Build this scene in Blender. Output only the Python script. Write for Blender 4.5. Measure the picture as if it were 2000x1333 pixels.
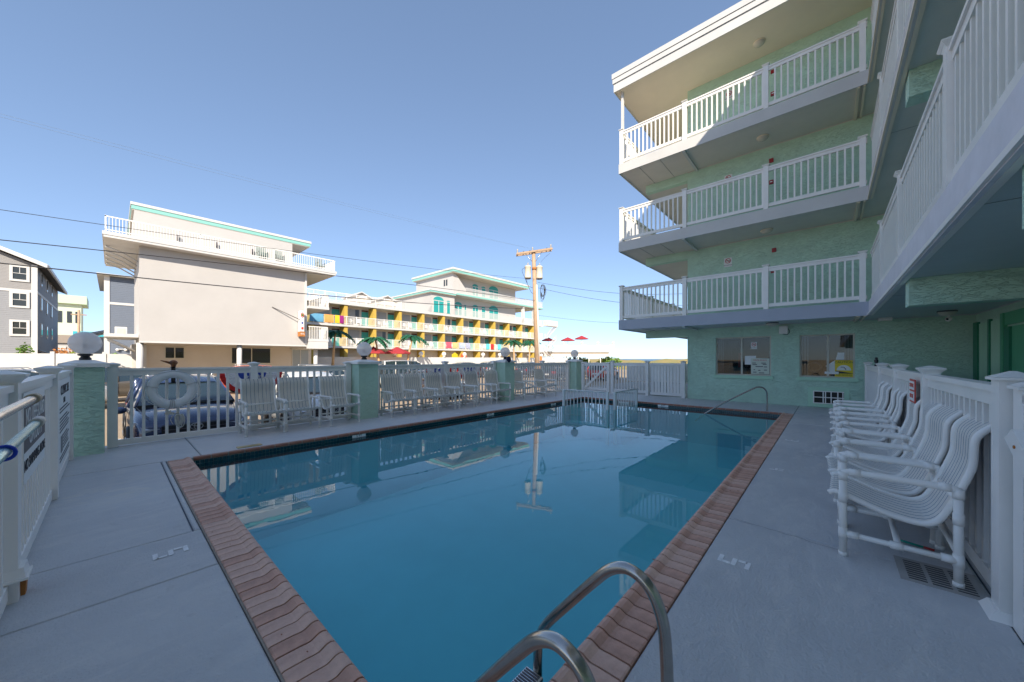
import bpy, math, random
from mathutils import Vector, Matrix
random.seed(7)
R = math.radians
sc = bpy.context.scene
for o in list(bpy.data.objects): bpy.data.objects.remove(o)

# ------------------------------------------------------------ camera, sky, sun, exposure
YAW = 0.7279
cam = bpy.data.cameras.new('camera'); camo = bpy.data.objects.new('camera', cam)
sc.collection.objects.link(camo); sc.camera = camo
camo.location = (0, 0, 1.4); camo.rotation_euler = (R(90), 0, YAW)
cam.sensor_width = 36; cam.lens = 695.3/2000*36; cam.shift_y = (701.6-666.5)/2000
cam.clip_start = 0.05; cam.clip_end = 9000
SUN = Vector((1.0, -0.93, 0.97)).normalized()
w = bpy.data.worlds.new('World'); sc.world = w; w.use_nodes = True
wn = w.node_tree.nodes; wl = w.node_tree.links
sky = wn.new('ShaderNodeTexSky'); sky.sky_type = 'NISHITA'; sky.sun_disc = False
sky.sun_elevation = math.asin(SUN.z); sky.sun_rotation = math.atan2(SUN.x, SUN.y)
sky.air_density = 0.6; sky.dust_density = 0.3; sky.ozone_density = 3.0; sky.altitude = 0
tint = wn.new('ShaderNodeMixRGB'); tint.blend_type = 'MULTIPLY'; tint.inputs[0].default_value = 1; tint.inputs[2].default_value = (.66, .72, .79, 1)
gm = wn.new('ShaderNodeGamma'); gm.inputs[1].default_value = 0.62
wl.new(sky.outputs[0], gm.inputs[0]); wl.new(gm.outputs[0], tint.inputs[1]); wl.new(tint.outputs[0], wn['Background'].inputs[0]); wn['Background'].inputs[1].default_value = 0.15
sl = bpy.data.lights.new('sun', 'SUN'); slo = bpy.data.objects.new('sun', sl); sc.collection.objects.link(slo)
sl.energy = 2.3; sl.angle = R(0.5); sl.color = (1.0, 0.90, 0.76)
slo.rotation_euler = (-SUN).to_track_quat('-Z', 'Y').to_euler()
sc.view_settings.view_transform = 'Standard'; sc.view_settings.look = 'None'
sc.view_settings.exposure = 1.75; sc.view_settings.gamma = 1.0; sc.view_settings.use_curve_mapping = False

# ------------------------------------------------------------ materials
def nodes(m): return m.node_tree.nodes, m.node_tree.links
def mat(name, col, rough=0.55, metal=0.0, n=0.0, ns=3.0, bump=0.0, bs=60.0, col2=None, coat=0.0, spec=0.5, stretch=None, trans=0.0):
    m = bpy.data.materials.new(name); m.use_nodes = True; N, L = nodes(m); b = N['Principled BSDF']
    b.inputs['Base Color'].default_value = (*col, 1); b.inputs['Roughness'].default_value = rough
    b.inputs['Metallic'].default_value = metal; b.inputs['Specular IOR Level'].default_value = spec
    if coat: b.inputs['Coat Weight'].default_value = coat; b.inputs['Coat Roughness'].default_value = 0.05
    tc = N.new('ShaderNodeTexCoord'); mp = N.new('ShaderNodeMapping'); L.new(tc.outputs['Object'], mp.inputs[0])
    if stretch: mp.inputs['Scale'].default_value = stretch
    if n or col2:
        a = N.new('ShaderNodeTexNoise'); a.inputs['Scale'].default_value = ns; a.inputs['Detail'].default_value = 8; a.inputs['Roughness'].default_value = 0.62
        L.new(mp.outputs[0], a.inputs['Vector'])
        r = N.new('ShaderNodeValToRGB'); r.color_ramp.elements[0].position = .32; r.color_ramp.elements[1].position = .68
        c2 = col2 if col2 else tuple(c*(1-n) for c in col)
        c1 = col if col2 else tuple(min(1, c*(1+n*.5)) for c in col)
        r.color_ramp.elements[0].color = (*c2, 1); r.color_ramp.elements[1].color = (*c1, 1)
        L.new(a.outputs[0], r.inputs[0]); L.new(r.outputs[0], b.inputs['Base Color'])
        q = N.new('ShaderNodeMapRange'); q.inputs['To Min'].default_value = max(0, rough-.1); q.inputs['To Max'].default_value = min(1, rough+.12)
        L.new(a.outputs[0], q.inputs[0]); L.new(q.outputs[0], b.inputs['Roughness'])
    if bump:
        t = N.new('ShaderNodeTexNoise'); t.inputs['Scale'].default_value = bs; t.inputs['Detail'].default_value = 5
        L.new(mp.outputs[0], t.inputs['Vector'])
        bp = N.new('ShaderNodeBump'); bp.inputs['Strength'].default_value = bump; bp.inputs['Distance'].default_value = 0.02
        L.new(t.outputs[0], bp.inputs['Height']); L.new(bp.outputs[0], b.inputs['Normal'])
    if trans:
        tr = N.new('ShaderNodeBsdfTranslucent'); tr.inputs[0].default_value = (*col, 1); mx = N.new('ShaderNodeMixShader'); mx.inputs[0].default_value = trans
        L.new(b.outputs[0], mx.inputs[1]); L.new(tr.outputs[0], mx.inputs[2]); L.new(mx.outputs[0], N['Material Output'].inputs[0])
    return m
def stucco(name, col, amt=.6):
    m = mat(name, col, .8, n=.10, ns=2.2); N, L = nodes(m); b = N['Principled BSDF']
    tc = N.new('ShaderNodeTexCoord'); mp = N.new('ShaderNodeMapping'); mp.inputs['Scale'].default_value = (1, 1, 3.4); mp.inputs['Rotation'].default_value = (0, .12, 0)
    L.new(tc.outputs['Object'], mp.inputs[0])
    d = N.new('ShaderNodeTexNoise'); d.inputs['Scale'].default_value = 4.5; d.inputs['Detail'].default_value = 4; L.new(mp.outputs[0], d.inputs[0])
    ad = N.new('ShaderNodeVectorMath'); ad.operation = 'MULTIPLY_ADD'; ad.inputs[1].default_value = (.3, .3, .3); L.new(d.outputs[1], ad.inputs[0]); L.new(mp.outputs[0], ad.inputs[2])
    v = N.new('ShaderNodeTexNoise'); v.inputs['Scale'].default_value = 9.0; v.inputs['Detail'].default_value = 7; v.inputs['Roughness'].default_value = .55; L.new(ad.outputs[0], v.inputs[0])
    # ridged trowel marks
    s = N.new('ShaderNodeMath'); s.operation = 'SUBTRACT'; s.inputs[1].default_value = .5; L.new(v.outputs[0], s.inputs[0])
    ab = N.new('ShaderNodeMath'); ab.operation = 'ABSOLUTE'; L.new(s.outputs[0], ab.inputs[0])
    rr = N.new('ShaderNodeValToRGB'); rr.color_ramp.elements[0].position = 0; rr.color_ramp.elements[1].position = .03
    rr.color_ramp.elements[0].color = (.35, .35, .35, 1); L.new(ab.outputs[0], rr.inputs[0])
    fine = N.new('ShaderNodeTexNoise'); fine.inputs['Scale'].default_value = 45; fine.inputs['Detail'].default_value = 4; L.new(tc.outputs['Object'], fine.inputs[0])
    a1 = N.new('ShaderNodeMath'); a1.operation = 'MULTIPLY_ADD'; a1.inputs[1].default_value = .22; L.new(fine.outputs[0], a1.inputs[0]); L.new(rr.outputs[0], a1.inputs[2])
    a2 = N.new('ShaderNodeMath'); a2.operation = 'MULTIPLY_ADD'; a2.inputs[1].default_value = .9; L.new(v.outputs[0], a2.inputs[0]); L.new(a1.outputs[0], a2.inputs[2])
    bp = N.new('ShaderNodeBump'); bp.inputs['Strength'].default_value = amt; bp.inputs['Distance'].default_value = .012
    L.new(a2.outputs[0], bp.inputs['Height']); L.new(bp.outputs[0], b.inputs['Normal'])
    return m
def glassy(name, tint=(.9, .95, .95), refl=(1, 1, 1), rough=0.0, opacity=0.0, dark=(0.02, .025, .03)):
    m = bpy.data.materials.new(name); m.use_nodes = True; N, L = nodes(m); N.remove(N['Principled BSDF'])
    t = N.new('ShaderNodeBsdfTransparent'); t.inputs[0].default_value = (*tint, 1)
    g = N.new('ShaderNodeBsdfGlossy'); g.inputs[0].default_value = (*refl, 1); g.inputs['Roughness'].default_value = rough
    f = N.new('ShaderNodeFresnel'); f.inputs[0].default_value = 1.5
    a = t
    if opacity:
        d = N.new('ShaderNodeBsdfDiffuse'); d.inputs[0].default_value = (*dark, 1); mm = N.new('ShaderNodeMixShader'); mm.inputs[0].default_value = opacity
        L.new(t.outputs[0], mm.inputs[1]); L.new(d.outputs[0], mm.inputs[2]); a = mm
    mx = N.new('ShaderNodeMixShader'); L.new(f.outputs[0], mx.inputs[0]); L.new(a.outputs[0], mx.inputs[1]); L.new(g.outputs[0], mx.inputs[2])
    L.new(mx.outputs[0], N['Material Output'].inputs[0]); return m
def water_mat():
    m = bpy.data.materials.new('pool_water'); m.use_nodes = True; N, L = nodes(m); N.remove(N['Principled BSDF'])
    t = N.new('ShaderNodeBsdfTransparent'); t.inputs[0].default_value = (.47, .92, .96, 1)
    g = N.new('ShaderNodeBsdfGlossy'); g.inputs['Roughness'].default_value = 0.0
    f = N.new('ShaderNodeFresnel'); f.inputs[0].default_value = 1.37
    tc = N.new('ShaderNodeTexCoord'); n1 = N.new('ShaderNodeTexNoise'); n1.inputs['Scale'].default_value = 1.7; n1.inputs['Detail'].default_value = 3
    n2 = N.new('ShaderNodeTexNoise'); n2.inputs['Scale'].default_value = 9; n2.inputs['Detail'].default_value = 2
    L.new(tc.outputs['Object'], n1.inputs[0]); L.new(tc.outputs['Object'], n2.inputs[0])
    a = N.new('ShaderNodeMath'); a.operation = 'MULTIPLY_ADD'; a.inputs[1].default_value = .07; L.new(n2.outputs[0], a.inputs[0]); L.new(n1.outputs[0], a.inputs[2])
    b = N.new('ShaderNodeBump'); b.inputs['Strength'].default_value = 1.0; b.inputs['Distance'].default_value = .0009; L.new(a.outputs[0], b.inputs['Height'])
    L.new(b.outputs[0], g.inputs['Normal']); L.new(b.outputs[0], f.inputs['Normal'])
    mx = N.new('ShaderNodeMixShader'); L.new(f.outputs[0], mx.inputs[0]); L.new(t.outputs[0], mx.inputs[1]); L.new(g.outputs[0], mx.inputs[2])
    L.new(mx.outputs[0], N['Material Output'].inputs[0]); return m
def striped(name, c1, c2, scale, axis='Y', rough=.5, thr=.5, bump=0, soft=.04):
    m = mat(name, c1, rough); N, L = nodes(m); b = N['Principled BSDF']; tc = N.new('ShaderNodeTexCoord')
    wv = N.new('ShaderNodeTexWave'); wv.bands_direction = axis; wv.inputs['Scale'].default_value = scale; L.new(tc.outputs['Object'], wv.inputs[0])
    r = N.new('ShaderNodeValToRGB'); r.color_ramp.elements[0].position = thr-soft; r.color_ramp.elements[1].position = thr+soft
    r.color_ramp.elements[0].color = (*c1, 1); r.color_ramp.elements[1].color = (*c2, 1)
    L.new(wv.outputs[0], r.inputs[0]); L.new(r.outputs[0], b.inputs['Base Color'])
    if bump:
        bp = N.new('ShaderNodeBump'); bp.inputs['Strength'].default_value = bump; L.new(wv.outputs[0], bp.inputs['Height']); L.new(bp.outputs[0], b.inputs['Normal'])
    return m
def siding(name, col, pitch=.19):
    m = mat(name, col, .7, n=.06, ns=2); N, L = nodes(m); b = N['Principled BSDF']; tc = N.new('ShaderNodeTexCoord')
    sp = N.new('ShaderNodeSeparateXYZ'); L.new(tc.outputs['Object'], sp.inputs[0])
    d = N.new('ShaderNodeMath'); d.operation = 'DIVIDE'; d.inputs[1].default_value = pitch; L.new(sp.outputs[2], d.inputs[0])
    fr = N.new('ShaderNodeMath'); fr.operation = 'FRACT'; L.new(d.outputs[0], fr.inputs[0])
    iv = N.new('ShaderNodeMath'); iv.operation = 'SUBTRACT'; iv.inputs[0].default_value = 1; L.new(fr.outputs[0], iv.inputs[1])
    bp = N.new('ShaderNodeBump'); bp.inputs['Strength'].default_value = 1; bp.inputs['Distance'].default_value = .035; L.new(iv.outputs[0], bp.inputs['Height']); L.new(bp.outputs[0], b.inputs['Normal'])
    return m

M = {}
M['vinyl'] = mat('white_vinyl', (.88, .85, .80), .35, n=.05, ns=2.5, bump=.03, bs=20)
M['vinyl_g'] = mat('white_vinyl_weathered', (.87, .84, .79), .4, n=.08, ns=2)
M['white'] = mat('white_paint', (.60, .59, .57), .6, n=.07, ns=1.2, bump=.05, bs=25)
M['whitewall'] = mat('white_stucco_wall', (.48, .46, .44), .8, n=.05, ns=.7, bump=.25, bs=18)
M['hotelwhite'] = mat('bright_white_wall', (.50, .48, .46), .8, n=.04, ns=.7, bump=.15, bs=18)
M['cream'] = mat('cream_wall', (.62, .56, .49), .8, n=.06, ns=1, bump=.1)
M['mint'] = stucco('mint_stucco', (.56, .78, .62), .75)
M['mint_trim'] = mat('mint_trim', (.48, .74, .54), .6, n=.06)
M['soffit_blue'] = mat('soffit_blue_grey', (.60, .64, .62), .7, n=.08, ns=1)
M['soffit_grey'] = mat('soffit_grey', (.72, .69, .62), .75, n=.1, ns=.8)
M['soffit_tan'] = mat('soffit_tan', (.84, .74, .58), .8, n=.06, ns=.8)
M['fascia_blue'] = mat('fascia_blue_grey', (.40, .43, .50), .5, n=.05)
M['fascia_lilac'] = mat('fascia_lilac_white', (.74, .72, .76), .5, n=.09, ns=5)
M['deck'] = None
M['darkgreen'] = mat('dark_green_paint', (.02, .22, .12), .4)
M['midgreen'] = mat('mid_green_paint', (.10, .42, .22), .45)
M['black'] = mat('black_plastic', (.015, .015, .017), .4)
M['red'] = mat('red_plastic', (.35, .02, .02), .4)
M['dark'] = mat('dark_recess', (.03, .028, .025), .8)
M['chrome'] = mat('stainless_steel', (.50, .47, .43), .22, 1.0, n=.12, ns=14)
M['alu'] = mat('brushed_aluminium', (.75, .74, .72), .25, 1.0)
M['tan'] = mat('window_frame_tan', (.58, .55, .46), .5)
M['pane'] = glassy('window_glass', (.6, .63, .63))
M['darkpane'] = glassy('dark_window_glass', opacity=.75, dark=(.05, .055, .055))
M['wood'] = mat('weathered_pole_wood', (.50, .36, .24), .85, n=.3, ns=5, col2=(.33, .21, .13), bump=.6, bs=14, stretch=(6, 6, .5))
M['rust'] = mat('rusty_pipe', (.45, .17, .04), .8, n=.3, ns=8)
M['teal'] = mat('teal_door_paint', (.02, .30, .29), .45)
M['tealtrim'] = mat('turquoise_trim', (.24, .52, .46), .5)
M['yellow'] = mat('yellow_wall', (.56, .38, .07), .7, n=.08, ns=1)
M['curtain'] = striped('pleated_curtain', (.36, .36, .35), (.27, .27, .28), 5.2, 'Y', .3)
M['curtain_b'] = striped('blue_grey_curtain', (.42, .46, .48), (.30, .34, .37), 4.2, 'Y', .25)
M['sidg'] = siding('grey_clapboard', (.24, .245, .26)); M['shingle'] = siding('grey_shingle', (.26, .25, .245), .14); M['sidb'] = siding('blue_grey_clapboard', (.13, .155, .20))
M['asphalt'] = mat('pale_street', (.37, .28, .19), .9, n=.12, ns=.8, bump=.3, bs=30)
M['conc'] = mat('pale_concrete', (.40, .38, .35), .85, n=.15, ns=1.2, bump=.3, bs=30)
M['sand'] = mat('beach_sand', (.55, .42, .26), .95, n=.2, ns=.05)
M['tire'] = mat('tyre_rubber', (.018, .018, .018), .8); M['rim'] = mat('alloy_rim', (.55, .55, .55), .3, .9)
M['carglass'] = mat('car_window_glass', (.02, .035, .045), .04, coat=1.0); M['lamp'] = mat('headlamp_lens', (.6, .62, .65), .1, .3, coat=1)
M['tail'] = mat('tail_lamp_red', (.45, .015, .01), .2, coat=1)
M['rope'] = mat('rope', (.62, .60, .55), .9, n=.1, ns=40); M['ringw'] = mat('ring_canvas', (.74, .75, .74), .75, n=.05, ns=5)
M['brick'] = mat('coping_brick', (.72, .40, .29), .62, n=.3, ns=7, col2=(.46, .25, .18), bump=.25, bs=55)
M['brick2'] = mat('coping_brick_pale', (.78, .50, .38), .6, n=.3, ns=9, col2=(.58, .34, .26), bump=.25, bs=55)
M['nose'] = mat('bullnose_brick', (.42, .16, .10), .5, n=.3, ns=9, bump=.2)
M['grout'] = mat('grout', (.42, .36, .30), .9, n=.2, ns=20)
M['plaster'] = mat('pool_plaster', (.60, .82, .86), .8, n=.04, ns=1.5)
M['tile'] = mat('waterline_tile_teal', (.01, .06, .07), .12, n=.4, ns=3, coat=.6)
M['strap'] = mat('vinyl_strap', (.86, .84, .79), .4, trans=.18); M['strapline'] = mat('strap_seam_blue', (.16, .23, .31), .5)
M['strap_t'] = mat('vinyl_strap_sheer', (.86, .84, .77),   .45, trans=.5, n=.06, ns=3); M['strap_g'] = mat('vinyl_strap_grey', (.55, .60, .60), .45, trans=.3)
M['pvc'] = mat('white_pvc_pipe', (.86, .84, .79), .3, n=.04, ns=4)
M['globe'] = mat('frosted_globe', (.90, .86, .83), .25, trans=.4, coat=.4)
M['umb'] = mat('red_canvas', (.42, .04, .05), .8, trans=.2)
M['leaf'] = mat('green_leaf', (.17, .30, .05), .6, n=.4, ns=3, trans=.25); M['leaf_d'] = mat('palm_frond_green', (.02, .12, .06), .5, n=.4, ns=4)
M['leaf_y'] = mat('yellow_green_leaf', (.25, .30, .03), .6, n=.4, ns=3, trans=.25); M['palmtrunk'] = mat('palm_trunk', (.55, .35, .18), .8, n=.2, ns=6)
M['drygrass'] = mat('dune_grass', (.40, .28, .10), .95, n=.35, ns=.3, col2=(.22, .22, .07))
M['sea'] = mat('sea_water', (.05, .12, .18), .35)
M['blueplas'] = mat('blue_plastic', (.01, .05, .5), .4); M['brass'] = mat('brass_plate', (.6, .5, .25), .3, .8, n=.2)
M['signw'] = mat('sign_white', (.80, .80, .78), .5); M['signg'] = mat('sign_grey', (.10, .09, .10), .5); M['ink'] = mat('sign_ink', (.03, .03, .04), .6)
M['signy'] = mat('sign_yellow', (.80, .60, .02), .5); M['signr'] = mat('sign_red', (.55, .05, .03), .5)
M['bred'] = mat('bunting_red', (.60, .03, .03), .8, trans=.3); M['bwhite'] = mat('bunting_white', (.78, .78, .78), .8, trans=.3); M['bblue'] = mat('bunting_blue', (.04, .09, .40), .8, trans=.3)
M['paint'] = mat('deck_stencil_paint', (.88, .88, .87), .7, n=.15, ns=20)
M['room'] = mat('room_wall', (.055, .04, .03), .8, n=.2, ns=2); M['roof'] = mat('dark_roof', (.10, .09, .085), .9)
M['cable'] = mat('cable_black', (.03, .03, .035), .6); M['cablep'] = mat('cable_pale', (.20, .26, .34), .6)
M['xfmr'] = mat('transformer_cream', (.60, .54, .42), .5, n=.1)
M['navycap'] = mat('navy_cloth', (.01, .012, .05), .9); M['pelican'] = mat('carved_brown', (.38, .13, .03), .45, n=.5, ns=25, col2=(.10, .04, .02))
M['globe'].node_tree.nodes['Principled BSDF'].inputs['Alpha'].default_value = .62
m = M['water'] = water_mat()
# the painted deck: blue grey paint with scuffs, worn streaks and stains
def deck_mat():
    m = mat('deck_paint', (.27, .335, .43), .5, n=.0); N, L = nodes(m); b = N['Principled BSDF']; tc = N.new('ShaderNodeTexCoord')
    def noise(s, d=8, st=None, dist=0):
        t = N.new('ShaderNodeTexNoise'); t.inputs['Scale'].default_value = s; t.inputs['Detail'].default_value = d; t.inputs['Roughness'].default_value = .65; t.inputs['Distortion'].default_value = dist
        if st:
            mp = N.new('ShaderNodeMapping'); mp.inputs['Scale'].default_value = st; L.new(tc.outputs['Object'], mp.inputs[0]); L.new(mp.outputs[0], t.inputs[0])
        else: L.new(tc.outputs['Object'], t.inputs[0])
        return t
    def ramp(i, p0, p1, c0, c1):
        r = N.new('ShaderNodeValToRGB'); r.color_ramp.elements[0].position = p0; r.color_ramp.elements[1].position = p1
        r.color_ramp.elements[0].color = (*c0, 1); r.color_ramp.elements[1].color = (*c1, 1); L.new(i.outputs[0], r.inputs[0]); return r
    base = ramp(noise(.9), .3, .7, (.50, .505, .515), (.61, .61, .605))
    st = ramp(noise(4, 10, (1, .35, 1), 1.8), .50, .68, (0, 0, 0), (1, 1, 1))
    mx = N.new('ShaderNodeMixRGB'); mx.inputs[2].default_value = (.70, .68, .65, 1); L.new(base.outputs[0], mx.inputs[1])
    k = N.new('ShaderNodeMath'); k.operation = 'MULTIPLY'; k.inputs[1].default_value = .5; L.new(st.outputs[0], k.inputs[0]); L.new(k.outputs[0], mx.inputs[0])
    dk = ramp(noise(2.2, 10, None, 2), .62, .74, (0, 0, 0), (1, 1, 1)); mx2 = N.new('ShaderNodeMixRGB'); mx2.inputs[2].default_value = (.41, .40, .395, 1)
    k2 = N.new('ShaderNodeMath'); k2.operation = 'MULTIPLY'; k2.inputs[1].default_value = .55; L.new(dk.outputs[0], k2.inputs[0]); L.new(k2.outputs[0], mx2.inputs[0])
    L.new(mx.outputs[0], mx2.inputs[1]); 
    last = mx2
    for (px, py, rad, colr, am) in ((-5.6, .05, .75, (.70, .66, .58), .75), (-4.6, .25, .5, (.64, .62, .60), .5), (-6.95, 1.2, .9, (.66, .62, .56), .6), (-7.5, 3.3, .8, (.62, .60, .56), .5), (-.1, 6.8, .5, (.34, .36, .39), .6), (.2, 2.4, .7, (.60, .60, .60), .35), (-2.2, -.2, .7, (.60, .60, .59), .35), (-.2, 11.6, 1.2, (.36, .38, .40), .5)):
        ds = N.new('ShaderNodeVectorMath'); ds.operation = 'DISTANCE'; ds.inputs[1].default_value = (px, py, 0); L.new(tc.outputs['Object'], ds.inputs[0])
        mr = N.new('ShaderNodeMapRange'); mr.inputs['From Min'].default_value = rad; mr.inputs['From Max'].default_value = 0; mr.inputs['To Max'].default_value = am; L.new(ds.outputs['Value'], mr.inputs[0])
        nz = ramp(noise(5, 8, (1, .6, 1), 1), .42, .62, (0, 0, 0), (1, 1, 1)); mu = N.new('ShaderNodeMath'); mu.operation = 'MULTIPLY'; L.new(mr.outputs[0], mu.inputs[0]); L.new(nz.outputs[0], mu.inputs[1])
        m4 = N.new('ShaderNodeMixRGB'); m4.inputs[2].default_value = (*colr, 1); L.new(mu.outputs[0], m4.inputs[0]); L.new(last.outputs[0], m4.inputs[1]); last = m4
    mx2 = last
    sp = ramp(noise(26, 3), .73, .76, (0, 0, 0), (1, 1, 1)); mx3 = N.new('ShaderNodeMixRGB'); mx3.inputs[2].default_value = (.13, .14, .16, 1); L.new(sp.outputs[0], mx3.inputs[0]); L.new(mx2.outputs[0], mx3.inputs[1])
    L.new(mx3.outputs[0], b.inputs['Base Color'])
    rr = N.new('ShaderNodeMapRange'); rr.inputs['To Min'].default_value = .38; rr.inputs['To Max'].default_value = .7; L.new(noise(3).outputs[0], rr.inputs[0]); L.new(rr.outputs[0], b.inputs['Roughness'])
    a = noise(70, 4); c = noise(7, 6, (1, .5, 1)); ad = N.new('ShaderNodeMath'); ad.operation = 'MULTIPLY_ADD'; ad.inputs[1].default_value = 2.2; L.new(c.outputs[0], ad.inputs[0]); L.new(a.outputs[0], ad.inputs[2])
    bp = N.new('ShaderNodeBump'); bp.inputs['Strength'].default_value = .8; bp.inputs['Distance'].default_value = .009; L.new(ad.outputs[0], bp.inputs['Height']); L.new(bp.outputs[0], b.inputs['Normal'])
    return m
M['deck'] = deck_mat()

# ------------------------------------------------------------ mesh helpers
C = sc.collection
class MB:
    def __init__(s): s.v = []; s.f = []; s.sm = []
    def add(s, vs, fs, smooth=False):
        n = len(s.v); s.v += [tuple(v) for v in vs]; s.f += [tuple(i+n for i in f) for f in fs]; s.sm += [smooth]*len(fs); return s
    def box(s, x0, x1, y0, y1, z0, z1):
        if x0 > x1: x0, x1 = x1, x0
        if y0 > y1: y0, y1 = y1, y0
        if z0 > z1: z0, z1 = z1, z0
        return s.add([(x, y, z) for z in (z0, z1) for y in (y0, y1) for x in (x0, x1)], [(0, 2, 3, 1), (4, 5, 7, 6), (0, 1, 5, 4), (2, 6, 7, 3), (0, 4, 6, 2), (1, 3, 7, 5)])
    def bbox(s, x0, x1, y0, y1, z0, z1, b=.01):     # box with chamfered top edges
        s.add([(x0, y0, z0), (x1, y0, z0), (x1, y1, z0), (x0, y1, z0), (x0, y0, z1-b), (x1, y0, z1-b), (x1, y1, z1-b), (x0, y1, z1-b),
               (x0+b, y0+b, z1), (x1-b, y0+b, z1), (x1-b, y1-b, z1), (x0+b, y1-b, z1)],
              [(3, 2, 1, 0), (0, 1, 5, 4), (1, 2, 6, 5), (2, 3, 7, 6), (3, 0, 4, 7), (4, 5, 9, 8), (5, 6, 10, 9), (6, 7, 11, 10), (7, 4, 8, 11), (8, 9, 10, 11)]); return s
    def frustum(s, cx, cy, z0, z1, a0, b0, a1, b1):
        s.add([(cx-a0, cy-b0, z0), (cx+a0, cy-b0, z0), (cx+a0, cy+b0, z0), (cx-a0, cy+b0, z0), (cx-a1, cy-b1, z1), (cx+a1, cy-b1, z1), (cx+a1, cy+b1, z1), (cx-a1, cy+b1, z1)],
              [(3, 2, 1, 0), (0, 1, 5, 4), (1, 2, 6, 5), (2, 3, 7, 6), (3, 0, 4, 7), (4, 5, 6, 7)]); return s
    def tube(s, pts, r, n=8, cap=True, closed=False):
        pts = [Vector(p) for p in pts]; k = len(pts); vs = []; up = None
        rr = r if isinstance(r, (list, tuple)) else [r]*k
        for i, p in enumerate(pts):
            if closed: t = pts[(i+1) % k]-pts[i-1]
            else: t = pts[min(i+1, k-1)]-pts[max(i-1, 0)]
            t.normalize()
            if up is None:
                up = Vector((0, 0, 1)) if abs(t.z) < .9 else Vector((1, 0, 0))
            a = t.cross(up); a.normalize(); up2 = a.cross(t); up = up2
            for j in range(n):
                q = 2*math.pi*j/n; vs.append(p+(a*math.cos(q)+up2*math.sin(q))*rr[i])
        fs = []
        for i in range(k if closed else k-1):
            i2 = (i+1) % k
            for j in range(n):
                j2 = (j+1) % n; fs.append((i*n+j, i*n+j2, i2*n+j2, i2*n+j))
        s.add(vs, fs, True)
        if cap and not closed:
            m = len(s.v)-k*n; s.f.append(tuple(m+j for j in range(n))[::-1]); s.f.append(tuple(m+(k-1)*n+j for j in range(n))); s.sm += [False, False]
        return s
    def lathe(s, prof, c=(0, 0, 0), n=20):
        vs = []; fs = []
        for r, z in prof:
            for j in range(n): q = 2*math.pi*j/n; vs.append((c[0]+r*math.cos(q), c[1]+r*math.sin(q), c[2]+z))
        for i in range(len(prof)-1):
            for j in range(n): j2 = (j+1) % n; fs.append((i*n+j, i*n+j2, (i+1)*n+j2, (i+1)*n+j))
        return s.add(vs, fs, True)
    def sphere(s, c, r, n=20, m=12, sx=1, sy=1, sz=1):
        vs = []; fs = []
        for i in range(m+1):
            t = math.pi*i/m
            for j in range(n): q = 2*math.pi*j/n; vs.append((c[0]+sx*r*math.sin(t)*math.cos(q), c[1]+sy*r*math.sin(t)*math.sin(q), c[2]-sz*r*math.cos(t)))
        for i in range(m):
            for j in range(n): j2 = (j+1) % n; fs.append((i*n+j, i*n+j2, (i+1)*n+j2, (i+1)*n+j))
        return s.add(vs, fs, True)
    def extrude(s, poly, f):      # poly: list of 2D points, f(u,v,w) -> xyz with w in 0,1
        n = len(poly); vs = [f(u, v, 0) for u, v in poly]+[f(u, v, 1) for u, v in poly]
        fs = [(i, (i+1) % n, n+(i+1) % n, n+i) for i in range(n)]+[tuple(range(n))[::-1], tuple(range(n, 2*n))]
        return s.add(vs, fs)
    def mesh(s, name, mt):
        me = bpy.data.meshes.new(name); me.from_pydata(s.v, [], s.f); me.polygons.foreach_set('use_smooth', s.sm)
        if mt: me.materials.append(mt)
        me.update(); return me
    def build(s, name, mt, parent=None, fix=False):
        me = s.mesh(name, mt)
        if fix:
            import bmesh; bm = bmesh.new(); bm.from_mesh(me); bmesh.ops.recalc_face_normals(bm, faces=bm.faces); bm.to_mesh(me); bm.free()
        return inst(me, name, parent)
def inst(me, name, parent=None, loc=(0, 0, 0), rot=None, scale=None):
    o = bpy.data.objects.new(name, me); C.objects.link(o); o.location = loc
    if rot: o.rotation_euler = rot
    if scale: o.scale = scale
    if parent is not None:
        o.parent = parent
        if parent.type == 'EMPTY' and parent.get('_w'): o.matrix_parent_inverse = Matrix.Translation(-Vector(parent.location))
        elif parent.type != 'EMPTY' and Vector(parent.location).length > 1e-6: o.matrix_parent_inverse = Matrix.Translation(-Vector(parent.location))
    return o
def tag(o, label=None, cat=None, group=None, kind=None):
    if label: o['label'] = label
    if cat: o['category'] = cat
    if group: o['group'] = group
    if kind: o['kind'] = kind
    return o
def thing(name, label, cat, loc=(0, 0, 0), group=None, world=True, rz=0):
    o = bpy.data.objects.new(name, None); C.objects.link(o); o.location = loc; o.rotation_euler = (0, 0, rz); o.empty_display_size = .2
    if world: o['_w'] = 1
    return tag(o, label, cat, group)
def copy_tree(o, parent=None):
    c = o.copy(); C.objects.link(c); c.parent = parent
    for ch in o.children: copy_tree(ch, c)
    return c
def struct(mb, name, mt, label=None): return tag(mb.build(name, mt), label, None, None, 'structure')
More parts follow.
